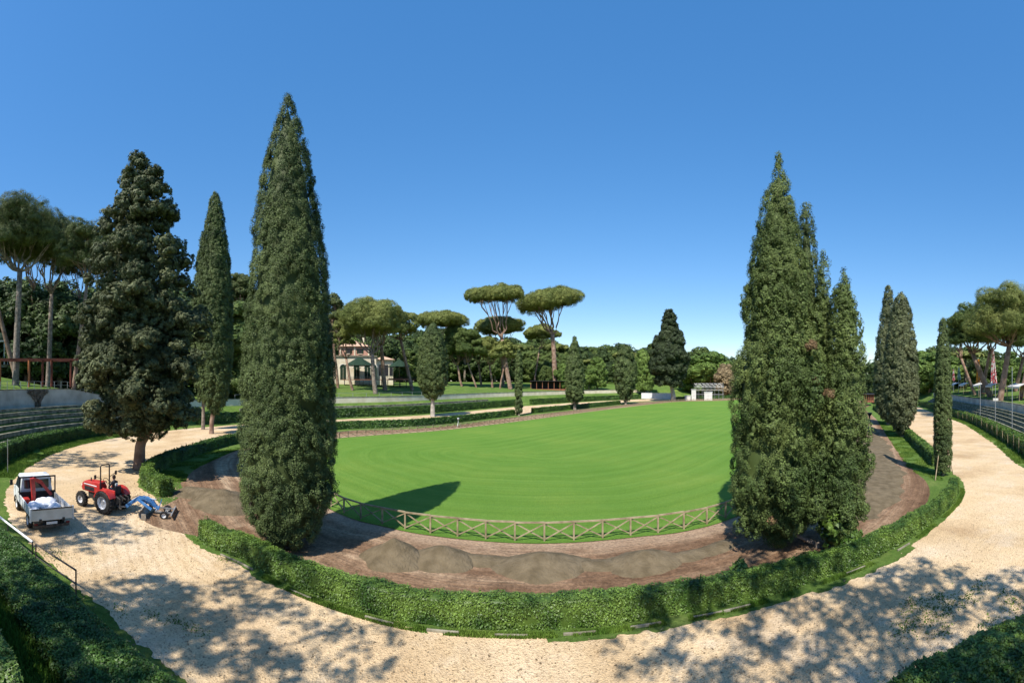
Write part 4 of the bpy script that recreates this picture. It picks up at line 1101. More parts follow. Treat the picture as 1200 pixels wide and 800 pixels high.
shade_pine(4, -7, 3.6, -1.8, 14, 5.0, 'umbrella pine on the terrace whose shade falls on the lower middle path', 24, 6)
shade_pine(9, -8, 6.0, -5.4, 14, 4.0, 'umbrella pine on the terrace whose shade darkens the lower right hedge', 20, 7)
shade_pine(-46, 0, -37.5, 5.5, 15, 4.2, 'pine outside the left edge whose shade stripes the path behind the tractor', 22, 8)
shade_pine(-60, 2, -56, 6, 24, 8.0, 'tall pine outside the left edge that shades the stone seating rows', 40, 9)
shade_pine(-30, -8, -21.5, -2.2, 14, 2.6, 'small pine outside the left edge whose shade falls before the truck', 10, 10)
shade_pine(-13, -11, -12.5, -5.6, 14, 4.3, 'unseen dense pine added on the terrace to shade the lower left hedges', 26, 11, 2.6)  # added out of view, crown thickened to darken the corner hedges
# ------------------------------------------------------------------ buildings and park structures
def frame_at(x, y, d, zb=None, face=0.0):
    "foot position and heading such that local +x runs to the right across the view and local -y faces the camera"
    p = A(x, y, d); z = ground_z(p.x, p.y) if zb is None else zb
    return Vector((p.x, p.y, z)), -(x-600)/F+face
def villa():
    d = 142.0; k = d/F; loc, rz = frame_at(428, 446, d, face=.12); loc.z = 7+3.5*d/F; z0 = loc.z
    o = empty('villa', loc, rz, 'cream and pink villa with a clay tile roof behind green parasols', 'villa')
    X = lambda x: (x-428)*k; Z = lambda y: 7-(y-447)*k-z0
    mb = MB().box(X(392), X(441), 0, 11, -3.5, Z(418)); mb.build('ground_floor_wall', M['cream_wall'], o)
    MB().box(X(441)+.003, X(462), 1.2, 10, -3.5, Z(421)).build('side_wing_wall', M['cream_wall'], o)
    MB().box(X(391), X(442), -.35, 11.3, Z(418), Z(416.4)).build('cornice', M['kerb'], o)
    MB().box(X(399), X(433), 1.5, 10, Z(416.4), Z(405.5)).build('upper_wall', M['pink_wall'], o)
    for xa in (399.4, 432.6, 416): MB().box(X(xa)-.25, X(xa)+.25, 1.35, 1.5-.003, Z(416.4), Z(405.5)).build('corner_strip', M['cream_wall'], o)
    def hip(x0, x1, y0, y1, z, h, nm):
        w = (y1-y0)/2; V = [(x0,y0,z),(x1,y0,z),(x1,y1,z),(x0,y1,z),(x0+w,(y0+y1)/2,z+h),(x1-w,(y0+y1)/2,z+h)] if x1-x0 > 2*w else [(x0,y0,z),(x1,y0,z),(x1,y1,z),(x0,y1,z),((x0+x1)/2,(y0+y1)/2,z+h),((x0+x1)/2+.01,(y0+y1)/2,z+h)]
        r = MB().add(V, [(0,1,5,4),(1,2,5),(2,3,4,5),(3,0,4),(3,2,1,0)]).build(nm, M['roof_tile'], o); return r
    r = hip(X(397), X(435), .8, 10.7, Z(405.5), Z(397.5)-Z(405.5), 'roof'); MB().box(-.6, .1, 4, 4.6, Z(400), Z(394)).build('chimney', M['cream_wall'], r)
    hip(X(440)+.01, X(464), .4, 10.8, Z(421), 1.6, 'wing_roof')
    for xw in (409, 422.5):
        w = MB().box(X(xw)-.55, X(xw)+.55, 1.38, 1.497, Z(414), Z(408.6)).build('window', M['dark'], o)
        MB().box(X(xw)-.75, X(xw)+.75, 1.25, 1.37, Z(414.6), Z(414)).build('sill', M['cream_wall'], w)
        for s in (-1, 1): MB().box(X(xw)+s*.86-.28, X(xw)+s*.86+.28, 1.41, 1.49, Z(414), Z(408.6)).build('shutter', M['green_fabric'], w)
    for xw in (402, 418, 430.6, 438):
        hw = 1.0; zt = Z(430.5); pts = [(X(xw)-hw, -.4), (X(xw)+hw, -.4), (X(xw)+hw, zt)]+[(X(xw)+hw*math.cos(a), zt+hw*math.sin(a)) for a in np.linspace(0, PI, 10)[1:-1]]+[(X(xw)-hw, zt)]
        w = MB().prism(pts, -.06, -.003).build('arched_door', M['green_fabric'], o)
        MB().box(X(xw)-.04, X(xw)+.04, -.10, -.063, -.3, zt).build('mullion', M['cream_wall'], w)
        pts2 = [(X(xw)+1.3*math.cos(a), zt+1.3*math.sin(a)) for a in np.linspace(0, PI, 12)]+[(X(xw)+1.08*math.cos(a), zt+1.08*math.sin(a)) for a in np.linspace(PI, 0, 12)]
        MB().prism(pts2, -.14, -.004).build('arch_moulding', M['cream_paint'], w)
    for xw in (447, 454, 459.5):
        MB().box(X(xw)-.6, X(xw)+.6, 1.1, 1.197, Z(440), Z(427)).build('window', M['dark'], o)
    return o
villa()
def parasol(x, ya, yb, wpx, d, label):
    k = d/F; loc, rz = frame_at(x, yb, d); o = empty('parasol', loc, rz, label, 'parasol', 'green garden parasols before the villa'); z0 = loc.z
    zt = 7-(ya-447)*k-z0; ze = 7-(yb-447)*k-z0; w = wpx*k/2
    c = MB(); c.lathe([(w, ze), (w*.98, ze+.05), (w*.5, ze+(zt-ze)*.52), (.08, zt)], 8, R(PI/8, 'Z'), caps=False); c.build('canopy', M['green_fabric'], o)
    MB().tube([(0,0,0), (0,0,zt+.2)], .07, 8).build('pole', M['wood'], o)
    r = MB()
    for q in range(8):
        a = q*PI/4+PI/8; r.bar((0,0,zt-.15), (w*math.cos(a), w*math.sin(a), ze-.02), .05)
    r.build('ribs', M['wood'], o)
    MB().lathe([(.5, 0), (.5, .12), (.1, .18)], 12).build('base', M['stone'], o)
parasol(421, 418, 428.5, 38, 136, 'large dark green parasol with a pointed top in front of the villa door')
parasol(468, 421, 430, 30, 136, 'smaller dark green parasol right of the dark pine trunk')
def deck():
    d = 132; k = d/F; loc, rz = frame_at(442, 447, d); loc.z = 7+2.6*k-.75; o = empty('terrace_deck', loc, rz, 'raised brown timber terrace with dark railings before the villa', 'terrace'); z0 = loc.z
    x0, x1 = (400-442)*k, (487-442)*k
    MB().box(x0, x1, 0, 7, .55, .75).build('floor_boards', M['brown_wood'], o)
    for q in range(12):
        xx = x0+(x1-x0)*(q+.5)/12; MB().box(xx-.12, xx+.12, .1, .34, -3, .55).build('post', M['dark'], o)
    rl = MB(); 
    for zz in (.95, 1.25, 1.6): rl.bar((x0, .05, zz), (x1, .05, zz), .05)
    for q in range(38):
        xx = x0+(x1-x0)*q/37; rl.bar((xx, .05, .75), (xx, .05, 1.6), .06)
    rl.build('railing', M['dark'], o)
    MB().box((455-442)*k, (482-442)*k, -.05, 0, .50, 1.05).build('red_board', M['brown_wood'], o)
deck()
def shed(x0, x1, yt, yb, d, name, label, cat):
    k = d/F; xm = (x0+x1)/2; loc, rz = frame_at(xm, yb, d, zb=7-(yb-447)*k); o = empty(name, loc, rz, label, cat)
    w = (x1-x0)*k/2; h = (yb-yt)*k
    MB().box(-w-.4, w+.4, -.5, 5.5, h-.18, h).build('roof', M['dark'], o)
    for q in range(7):
        xx = -w+2*w*q/6; MB().box(xx-.09, xx+.09, 0, .18, 0, h-.18).build('post', M['brown_wood'], o)
    MB().box(-w, w, .20, .3, 0, h*.28).build('front_panel', M['brown_wood'], o)
    MB().box(-w, w, 5, 5.15, 0, h-.18).build('back_wall', M['dark'], o)
    for q in range(6):
        xx = -w+.9+(2*w-1.8)*q/5; t = MB(); t.box(xx-.5, xx+.5, 1.6, 2.4, .9, .96); t.box(xx-.05, xx+.05, 1.95, 2.05, 0, .9); t.build('counter', M['wood'], o)
shed(622, 663, 446, 459.5, 156, 'park_pavilion', 'brown timber pavilion with a dark flat roof above the pale wall', 'pavilion')
shed(1011, 1024, 461.5, 471.5, 118, 'timber_hut', 'small red-brown timber hut beyond the right bend of the track', 'hut')
# white hoarding and scaffold stand beyond the field's end
def hoarding():
    d = 158; k = d/F; loc, rz = frame_at(771, 467, d, zb=0.3, face=-.10); o = empty('white_hoarding', loc, rz, 'low white hoarding panels in the shade of the dark conifer', 'hoarding')
    n = 8; w = (791-752)*k
    for q in range(n):
        MB().box(-w/2+q*w/n+.02, -w/2+(q+1)*w/n-.02, 0, .06, .1, 2.3).build('panel', M['white_paint'], o)
    for q in range(n+1): MB().box(-w/2+q*w/n-.05, -w/2+q*w/n+.05, .07, .16, -.3, 2.4).build('post', M['steel'], o)
hoarding()
def scaffold():
    d = 156; k = d/F; loc, rz = frame_at(830, 468, d, zb=.1, face=-.2); o = empty('scaffold_stand', loc, rz, 'open steel scaffold stand beyond the far end of the field', 'scaffold')
    w = 34*k; s = MB()
    for yy in (0, 2.6):
        for q in range(8):
            xx = -w/2+w*q/7; s.tube([(xx, yy, -.2), (xx, yy, 6.2)], .05, 6)
        for zz in (2.0, 3.6, 4.9, 6.15): s.tube([(-w/2, yy, zz), (w/2, yy, zz)], .05, 6)
        for q in range(7): s.tube([(-w/2+w*q/7, yy, 3.6), (-w/2+w*(q+1)/7, yy, 4.9)], .04, 6); s.tube([(-w/2+w*q/7, yy, 6.15), (-w/2+w*(q+1)/7, yy, 4.9)], .04, 6)
    for q in range(8): s.tube([(-w/2+w*q/7, 0, 6.15), (-w/2+w*q/7, 2.6, 6.15)], .04, 6)
    s.build('tube_frame', M['steel'], o); MB().box(-w/2, w/2, .1, 2.5, 3.62, 3.7).build('platform', M['wood'], o)
    loc2 = loc
    for (x, wd, h, lab) in ((813, 1.7, 3.9, 'tall narrow white booth left of the scaffold stand'), (830, 3.0, 3.0, 'wide white booth under the scaffold stand'), (806, 2.2, 1.6, 'low white box counter left of the scaffold stand')):
        l, r = frame_at(x, 468, d-4, zb=.08); b = empty('white_booth', l, r, lab, 'booth')
        MB().box(-wd/2, wd/2, 0, 2, -.2, h).build('wall', M['fabric_white'], b); MB().box(-wd/2-.15, wd/2+.15, -.15, 2.15, h, h+.12).build('roof', M['white_paint'], b)
        MB().box(-wd/2+.15, wd/2-.15, -.03, -.003, .15, .8).build('counter_front', M['cream_paint'], b)
scaffold()

# left terrace: red pergola frame, railings, kiosk -------------------------------
def pergola():
    d = 60; o = empty('pergola_frame', (*A(45, 447, d).xy, 0), 0, 'dark red steel pergola frame on the terrace above the tall wall', 'pergola'); L = o.location
    zt = 7+27*d/F; zb = 6.2
    pa, pb = A(-8, 447, d+2), A(92, 447, d)
    def P(x, z, dd=0): p = A(x, 447, d+dd+2*(92-x)/100); return (p.x-L.x, p.y-L.y, z)
    MB().bar(P(-12, zt), P(92, zt-.15), .22, .28).build('beam', M['red_steel'], o)
    MB().bar(P(-12, zt, 4), P(92, zt-.15, 4), .22, .28).build('beam', M['red_steel'], o)
    for x, m_ in ((0, 'orange_steel'), (34, 'orange_steel'), (50, 'red_steel'), (60.5, 'red_steel'), (83, 'red_steel')):
        MB().bar(P(x, zb), P(x, zt-.15), .26).build('post', M[m_], o)
        MB().bar(P(x, zt-.05), P(x, zt-.05, 4), .14).build('rafter', M['red_steel'], o)
        MB().bar(P(x, zb, 4), P(x, zt-.2, 4), .2).build('rear_post', M['red_steel'], o)
pergola()
def railing(name, a, b, s, h, label, m, sp=1.2, rails=(.5, 1.0)):
    ia = int(np.hypot(*(PATH-np.array(a)).T).argmin()); ib = int(np.hypot(*(PATH-np.array(b)).T).argmin())
    Q = resample(np.array([Pt(i, s) for i in range(ia, ib+1)]), 400); L = np.hypot(*np.diff(Q, axis=0).T).sum(); Q = resample(Q, int(L/sp)); org = Vector((*Q[0], ground_z(*Q[0])))
    o = empty(name, org, 0, label, 'railing'); zz = [ground_z(*q)+.1 for q in Q]
    for k in range(len(Q)): MB().bar((Q[k][0]-org.x, Q[k][1]-org.y, zz[k]-org.z-.1), (Q[k][0]-org.x, Q[k][1]-org.y, zz[k]+h-org.z), .06).build('post', m, o)
    for r in rails:
        mb = MB()
        for k in range(len(Q)-1): mb.bar((Q[k][0]-org.x, Q[k][1]-org.y, zz[k]+h*r-org.z), (Q[k+1][0]-org.x, Q[k+1][1]-org.y, zz[k+1]+h*r-org.z), .045)
        mb.build('rail', m, o)
    return o
railing('terrace_railing', (-43.5,36), (-36,17), 13.6, 1.1, 'thin steel railing along the top of the tall pale wall', M['steel'])
railing('lawn_railing', (-10,97), (-39,57), 13.2, 1.0, 'low steel railing on top of the far pale wall', M['steel'], sp=3, rails=(.99,))
# bare climber on the wall: an irregular vine patch of stems with its own thickness
def climber():
    i, q = onP(43, 11.9); q = Pt(i, 11.86); t = np.array((-PN[i][1], PN[i][0])); o = empty('wall_climber', (q[0], q[1], 3.3), math.atan2(t[1], t[0]), 'bare grey-brown climber spreading in a Y over the tall pale wall', 'climber')
    random.seed(9); mb = MB(); Ht = 2.5
    for k in range(150):
        s_ = random.uniform(-1, 1); x = s_*.42; pts = [(x, 0, 0)]
        for z in np.linspace(.1, 1, 9)[1:]:
            sp = .45+max(0, z-.45)*2.6+.25*math.sin(z*9+s_*3)
            pts.append((s_*sp+random.uniform(-.12, .12), random.uniform(-.06, .02), z*Ht*random.uniform(.97, 1.0)+(.0)))
        mb.tube(pts, [.05]+[.045]*7+[.02], 5)
    mb.build('stems', M['bark_grey'], o)
    P = []; 
    for k in range(5200):
        z = random.random(); sp = .45+max(0, z-.4)*2.4+.3*math.sin(z*8+1)*(z > .3); P.append((random.uniform(-1, 1)*sp*random.uniform(.8, 1.12), random.uniform(-.10, .04), z*Ht))
    P = np.array(P); V, Fc, r = tri_leaves(P, np.tile((0, -1.0, .2), (len(P), 1))+rdir(len(P))*.8, np.full(len(P), .14)); 
    M['vine_leaf'] = mat('dry_vine_leaves', (.11,.095,.075), (.20,.175,.14), 2, rnd=.3)
    link('twigs', npmesh('twigs', V, Fc, 3, rnd=r), M['vine_leaf'], o)
climber()
def kiosk():
    loc, rz = frame_at(1, 418, 88, zb=10.6); o = empty('garden_kiosk', loc, rz, 'small white kiosk with a green dome under the left pines', 'kiosk')
    for q in range(6):
        a = q*PI/3; MB().tube([(1.5*math.cos(a), 1.5*math.sin(a), 0), (1.5*math.cos(a), 1.5*math.sin(a), 3.6+1.2)], .13, 8).build('column', M['white_paint'], o)
    MB().lathe([(1.9, 4.8), (1.9, 5.05), (1.75, 5.1)], 20).build('cornice', M['white_paint'], o)
    MB().lathe([(1.85, 5.1), (1.6, 5.8), (1.1, 6.4), (.5, 6.75), (.02, 6.9)], 20).build('dome', M['green_fabric'], o)
    MB().lathe([(2.0, -.6), (2.0, 0.0)], 20).build('base', M['stone'], o)
kiosk()

# right stand: canopies, poles, flags ---------------------------------------------
def canopy(x, s, w, dp, label):
    i, q = onP(x, s); z = prof(i, s); t = np.array((-PN[i][1], PN[i][0])); o = empty('fabric_canopy', (q[0], q[1], z), math.atan2(t[1], t[0]), label, 'canopy', 'white canopies over the right terrace')
    h = 2.55; V = []; nx = 9
    for a in range(nx):
        u = a/(nx-1); xx = -w/2+w*u; sag = -.12*math.sin(u*PI*2)**2
        for yy, zz in ((0, h), (-dp*.25, h+.38), (-dp/2, h+.62), (-dp*.75, h+.38), (-dp, h)): V.append((xx, yy, zz+sag))
    V2 = [(x_, y_, z_-.05) for x_, y_, z_ in V]; n = len(V); Fc = []
    for a in range(nx-1):
        for b in range(4): f = (a*5+b, (a+1)*5+b, (a+1)*5+b+1, a*5+b+1); Fc.append(f); Fc.append(tuple(k+n for k in f[::-1]))
    MB().add(V+V2, Fc).build('roof_cloth', M['fabric_white'], o)
    for xx in (-w/2+.05, w/2-.05):
        for yy in (-.05, -dp+.05): MB().tube([(xx, yy, -.3), (xx, yy, h)], .06, 6).build('post', M['wood'], o)
    v = MB(); v.box(-w/2, w/2, -.03, .0, h-.32, h-.02); v.build('valance', M['fabric_white'], o)
    for q_ in range(2):
        mb = MB(); mb.box(-w/2+.4+q_*w/2, -w/2+.4+q_*w/2+w/2-.8, -1.9, -1.1, .70, .78); mb.box(-w/2+.6+q_*w/2, -w/2+.7+q_*w/2, -1.55, -1.45, 0, .7); mb.box(q_*w/2-.7, q_*w/2-.6, -1.55, -1.45, 0, .7); mb.build('table', M['brown_wood'], o)
for x, w, lab in ((1216, 6.5, 'white canopy cut by the right edge of the picture'), (1186, 6.0, 'largest white canopy, last whole one towards the right edge'), (1157, 4.6, 'white canopy directly below the red and white flag'),
                  (1143, 4.6, 'white canopy directly below the orange flag'), (1126, 4.6, 'white canopy just right of the thin clipped cypress'), (1115, 4.6, 'farthest white canopy, partly behind the thin clipped cypress')):
    canopy(x, 17.0, w, 3.4, lab)
def flag(x, yt, yb, wt_, wb, s, m, label, yfoot=None):
    i, q = onP(x, s); d = float(np.hypot(*q)); k = d/F; gz = prof(i, s); zt = 7-(yt-447)*k; zb = 7-(yb-447)*k
    o = empty('flag', (q[0], q[1], gz), -(x-600)/F, label, 'flag', 'flags hanging behind the right hand canopies')
    MB().tube([(0,0,-.2), (0,0,zt+.4-gz)], .06, 6).build('pole', M['steel'], o)
    V = []; nr, nc = 14, 16
    for r in range(nr):
        t = r/(nr-1); w = (wt_+(wb-wt_)*t)*k; z = zt-gz+(zb-zt)*t
        for c in range(nc):
            u = c/(nc-1); V.append((u*w-w*.35, -.12+.16*math.sin(u*19+t*1.5)*(.35+t), z+.12*math.sin(u*9)*t))
    V2 = [(x_, y_+.015, z_) for x_, y_, z_ in V]; n = len(V); Fc = []
    for r in range(nr-1):
        for c in range(nc-1): f = (r*nc+c, r*nc+c+1, (r+1)*nc+c+1, (r+1)*nc+c); Fc.append(f); Fc.append(tuple(k_+n for k_ in f[::-1]))
    MB().add(V+V2, Fc).build('cloth', M[m], o, smooth=True)
flag(1146, 421, 449, 2, 8, 21, 'orange_cloth', 'long orange flag hanging among the right pine trunks')
flag(1163, 408, 450, 2, 8.5, 21, 'red_white_cloth', 'long red and white flag hanging beside the orange one')
flag(1123, 431, 445, 1.5, 4.5, 19, 'green_cloth', 'green and white flag just right of the thin clipped cypress')
flag(1117, 433, 446, 1.2, 3.5, 21, 'red_white_cloth', 'small red and white flag close behind the thin clipped cypress')
flag(1092, 432, 447, 1.2, 3.4, 15, 'green_cloth', 'pale green flag left of the thin clipped cypress')
flag(1085, 434, 448, 1.2, 2.6, 15, 'red_white_cloth', 'pinkish flag, farthest left of the hanging flags')
def pole(x, yt, yb, s, label):
    i, q = onP(x, s); d = float(np.hypot(*q)); gz = prof(i, s); zt = 7-(yt-447)*d/F
    mb = MB(); mb.tube([(q[0], q[1], gz-.2), (q[0], q[1], zt)], [.055, .04], 8); tag(mb.build('metal_pole', M['steel']), label, 'pole', 'tall thin poles behind the right hedge')
pole(1148, 446, 530, 5.8, 'tall thin steel pole behind the right hedge, leftmost of three')
pole(1166, 447, 520, 5.8, 'tall thin steel pole behind the right hedge, middle one with a small sign')
pole(1186, 430, 525, 5.8, 'tall thin steel pole behind the right hedge, nearest the picture edge')
i, q = onP(1166, 5.7); d_ = float(np.hypot(*q)); mb = MB(); t = Matrix.Translation((q[0], q[1], 7-(468-447)*d_/F)) @ R(-(1166-600)/F, 'Z'); mb.box(-.28, .5, -.02, .02, -.2, .2, t)
tag(mb.build('pole_sign', M['cream_paint']), 'small blank pale board fixed to the middle thin pole', 'sign')
for q_, x in enumerate((1122, 1128, 1133, 1139, 1144, 1150, 1156, 1162, 1168, 1174, 1180, 1187, 1193)):
    i, q = onP(x, 2.0+.1*math.sin(x)); d = float(np.hypot(*q)); e1 = PATH[(i+3) % n]-PATH[i]; ln = 1.5+.3*math.sin(x*7); lean = .25*math.sin(x*3.1)
    mb = MB(); mb.tube([(q[0], q[1], -.05), (q[0]+lean*.6, q[1]+lean*.3, ln)], .03, 6)
    tag(mb.build('hedge_stake', M['wood']), 'thin pale stake set in front of the right hanging hedge, one of a row alike', 'stake', 'row of stakes along the right hedge')

# small things -----------------------------------------------------------------
def sprinkler():
    loc = G(537, 500.5); o = empty('field_sprinkler', loc, .3, 'small grey tripod sprinkler with a pale round head by the far fence', 'sprinkler')
    for q in range(3):
        a = q*2*PI/3; MB().tube([(.45*math.cos(a), .45*math.sin(a), 0), (0, 0, .8)], .035, 6).build('leg', M['steel'], o)
    MB().tube([(0,0,.75), (0,0,1.15)], .06, 8).build('riser', M['steel'], o)
    MB().lathe([(.05, 1.1), (.16, 1.2), (.19, 1.32), (.15, 1.42), (.05, 1.46)], 14).build('head', M['steel'], o)
    MB().tube([(.1,0,1.35), (.62,-.1,1.62)], [.06, .04], 8).build('nozzle', M['dark'], o)
sprinkler()
loc = G(1019, 493); o = empty('track_marker', loc, 0, 'small dark post with a wide top standing on the right track', 'post')
MB().tube([(0,0,0), (0,0,1.1)], .12, 8).build('stem', M['dark'], o); MB().lathe([(.12, .8), (.5, 1.35), (.42, 1.45)], 12).build('top', M['dark'], o)
def handrail():
    o = empty('handrail', (-14.0, 6.15, 0), 0, 'slim dark handrail with two posts at the edge of the lower left path', 'handrail'); L = o.location
    p = [A(42, 637, 15.2), A(89, 668, 13.2)]
    for a in p: MB().tube([(a.x-L.x, a.y-L.y, -.05), (a.x-L.x, a.y-L.y, a.z)], .028, 8).build('post', M['dark_metal'], o)
    MB().tube([p[0]-L, p[1]-L], .03, 8).build('top_rail', M['dark_metal'], o)
    q = [Vector((a.x, a.y, a.z*.52)) for a in p]; MB().tube([q[0]-L, q[1]-L], .02, 8).build('lower_rail', M['dark_metal'], o)
    a, b = A(-14, 595, 19.2), A(38, 635, 15.5)
    o = empty('handrail', (a.x, a.y, 0), 0, 'white-topped handrail behind the truck at the left edge', 'handrail'); L = o.location
    MB().tube([a-L, b-L], .045, 8).build('top_rail', M['white_metal'], o)
    MB().tube([Vector((a.x, a.y, a.z*.5))-L, Vector((b.x, b.y, b.z*.5))-L], .025, 8).build('lower_rail', M['dark_metal'], o)
    for t in (0, .5, 1):
        c = a.lerp(b, t); MB().tube([(c.x-L.x, c.y-L.y, -.05), (c.x-L.x, c.y-L.y, c.z)], .028, 8).build('post', M['dark_metal'], o)
handrail()
mb = MB(); p = G(9, 554); mb.tube([(p.x, p.y, 0), (p.x, p.y, 2.6)], .03, 8); tag(mb.build('metal_pole', M['steel']), 'thin grey pole before the dark hedge, left of the truck cab', 'pole')
# ------------------------------------------------------------------ truck
def wheel(name, parent, x, y, z, r, w, rimr, tread=False, ang=0.0, rimm='silver'):
    "wheel whose axle runs along local y"
    e = empty(name, (x, y, z), ang); e.parent = parent
    Mx = R(PI/2, 'X')
    mb = MB(); mb.lathe([(rimr, -w/2+.01), (r*.9, -w/2), (r, -w*.3), (r, w*.3), (r*.9, w/2), (rimr, w/2-.01), (rimr*.97, 0)], 28, Mx, caps=False)
    if tread:
        for q in range(20):
            a = q*2*PI/20
            for s in (-1, 1):
                T_ = R(a, 'Y') @ T(r*.985, 0, 0) @ R(s*.5, 'X'); mb.box(-.02, .045, (.0 if s > 0 else -w*.42), (w*.42 if s > 0 else 0), -.03, .03, T_)
    mb.build('tyre', M['black_rubber'], e, smooth=False)
    rm = MB(); rm.lathe([(.02, -w*.18), (rimr*.35, -w*.2), (rimr*.5, -w*.10), (rimr*.9, -w*.14), (rimr*1.01, -w*.48), (rimr*1.01, w*.48), (rimr*.85, w*.14), (rimr*.5, w*.10), (rimr*.3, w*.2), (.02, w*.18)], 24, Mx, caps=False)
    rm.build('rim', M[rimm], e)
    return e
M['lamp_red'] = mat('tail_lamp_red', (.16,.02,.02), None, rough=.3)
def truck():
    # local frame: +x forwards, +y to its left, origin at the middle of the rear axle on the ground
    loc = Vector((-18.05, 8.3, 0)); h = math.atan2(.16, -.985)
    o = empty('pickup_truck', loc, h, 'small white pickup truck with open load bed seen from behind on the gravel', 'truck')
    W2 = .95
    # chassis
    c = MB()
    for s in (-1, 1): c.box(-1.0, 3.5, s*.38-.05, s*.38+.05, .42, .58)
    for x in (-.9, 0, 1.2, 2.6): c.box(x-.05, x+.05, -.38, .38, .44, .56)
    c.tube([(0, -.75, .36), (0, .75, .36)], .06, 8); c.box(-1.15, -1.02, -.85, .85, .34, .46)
    c.build('chassis', M['dark_metal'], o)
    # load bed
    zb = .78; MB().box(-1.15, 1.62, -W2, W2, zb-.09, zb).build('bed_floor', M['dark_metal'], o)
    for s in (-1, 1):
        p = MB(); p.box(-1.13, 1.60, s*W2-(.02 if s > 0 else -.0)-.0, s*W2+.02, zb, zb+.42); 
        for x in np.linspace(-1.0, 1.5, 7): p.box(x-.02, x+.02, s*(W2+.02), s*(W2+.045), zb+.02, zb+.40)
        p.build('side_panel', M['white_paint'], o, bevel=.006)
    tg = MB(); tg.box(-1.20, -1.15, -W2-.06, W2+.06, zb-.10, zb+.44); o_t = tg.build('tailgate', M['cream_paint'], o, bevel=.012)
    MB().box(-1.225, -1.202, -W2-.06, W2+.06, zb+.40, zb+.45).build('edge_strip', M['dark'], o_t)
    for s in (-.55, .55): MB().box(-1.225, -1.20, s-.06, s+.06, zb-.16, zb-.02).build('hinge', M['dark_metal'], o_t)
    for s in (-1, 1): MB().box(-1.24, -1.12, s*(W2+.06)-.03, s*(W2+.06)+.03, zb-.14, zb+.47).build('corner_post', M['white_paint'], o)
    bp = MB().box(1.56, 1.62, -W2, W2, zb, zb+.46).build('headboard', M['dark'], o)
    # ladder rack behind the cab
    r = MB(); z1 = 2.05
    for s in (-1, 1):
        r.bar((1.50, s*W2, zb+.4), (1.50, s*W2, z1), .06)
    r.bar((1.50, -W2-.03, z1), (1.50, W2+.03, z1), .07); r.bar((1.50, -W2, zb+.5), (1.50, W2, zb+.5), .05)
    r.build('headboard_rack', M['dark'], o)
    # cab: side profile extruded across, with a tapered roof
    pr = [(1.72, .62), (3.05, .52), (3.52, .55), (3.58, .95), (3.46, 1.22), (3.08, 1.34), (2.72, 1.96), (2.55, 2.06), (1.86, 2.06), (1.74, 1.96), (1.70, 1.3)]
    V = []; 
    def hw(z): return .86 if z < 1.3 else .86-.11*(z-1.3)/.76
    n_ = len(pr); V = [(x, hw(z), z) for x, z in pr]+[(x, -hw(z), z) for x, z in pr]
    cab = MB().add(V, [tuple(range(n_)), tuple(range(n_, 2*n_))[::-1]]+[(i, n_+i, n_+(i+1) % n_, (i+1) % n_) for i in range(n_)]).build('cab', M['white_paint'], o, bevel=.035)
    MB().prism([(1.685, 1.42), (1.715, 1.42), (1.735, 1.86), (1.72, 1.86)], -.66, .66).build('rear_window', M['glass'], o)
    MB().add([(3.12, .68, 1.33), (3.12, -.68, 1.33), (2.77, -.64, 1.92), (2.77, .64, 1.92)], [(0,1,2,3)]).build('windscreen', M['glass'], o)
    for s in (-1, 1):
        yz = lambda z: s*(hw(z)+.012)
        q = [(2.95, 1.36), (2.68, 1.90), (2.0, 1.90), (1.92, 1.36)]; w_ = MB().add([(x, yz(z), z) for x, z in q]+[(x, yz(z)-s*.02, z) for x, z in q], [(0,1,2,3), (7,6,5,4), (0,4,5,1), (1,5,6,2), (2,6,7,3), (3,7,4,0)]); w_.build('side_window', M['glass'], o)
        d = MB().box(1.86, 2.98, *sorted((s*.862, s*.882)), .66, 1.33).build('door', M['white_paint'], o, bevel=.008)
        MB().box(1.95, 2.12, *sorted((s*.884, s*.905)), 1.16, 1.20).build('handle', M['dark'], d)
        m_ = MB(); m_.bar((2.92, s*.86, 1.36), (2.98, s*1.10, 1.42), .03); m_.box(2.94, 3.0, s*1.10-.08, s*1.10+.08, 1.32, 1.62); m_.build('wing_mirror', M['dark'], o, bevel=.01)
        wa = MB(); R_ = .40
        ring = [(2.8+R_*math.cos(a), .34+R_*math.sin(a)) for a in np.linspace(0, PI, 14)]+[(2.8+(R_+.07)*math.cos(a), .34+(R_+.07)*math.sin(a)) for a in np.linspace(PI, 0, 14)]
        wa.prism(ring, *sorted((s*.74, s*.90))); wa.build('wheel_arch', M['dark'], o)
        mb = MB(); mb.box(-.34, .34, *sorted((s*.62, s*.88)), .70-.03, .715-.03); mb.box(-.36, -.34, *sorted((s*.62, s*.88)), .42, .70); mb.build('mudguard', M['dark'], o)
        MB().box(-1.19, -1.15, s*.76-.09, s*.76+.09, .48, .56).build('tail_lamp', M['lamp_red'], o, bevel=.01)
        wheel('wheel', o, 0, s*.78, .35, .35, .22, .20, rimm='white_metal'); wheel('wheel', o, 2.8, s*.76, .35, .35, .20, .20, rimm='white_metal')
    MB().box(-1.18, -1.155, -.26, .26, .49, .60).build('number_plate', M['white_metal'], o)
    # folded red crane on the bed just behind the cab
    k = empty('loading_crane', o.matrix_basis @ Vector((1.15, .30, zb)), h, 'folded red hydraulic loading crane mounted on the truck bed', 'crane')
    MB().lathe([(.17, 0), (.17, .10), (.12, .12), (.12, .62)], 14).build('column', M['red_paint'], k)
    b1 = MB(); b1.bar((0, 0, .5), (-.05, .08, 1.32), .21, .25); b1.build('inner_boom', M['red_paint'], k, bevel=.02)
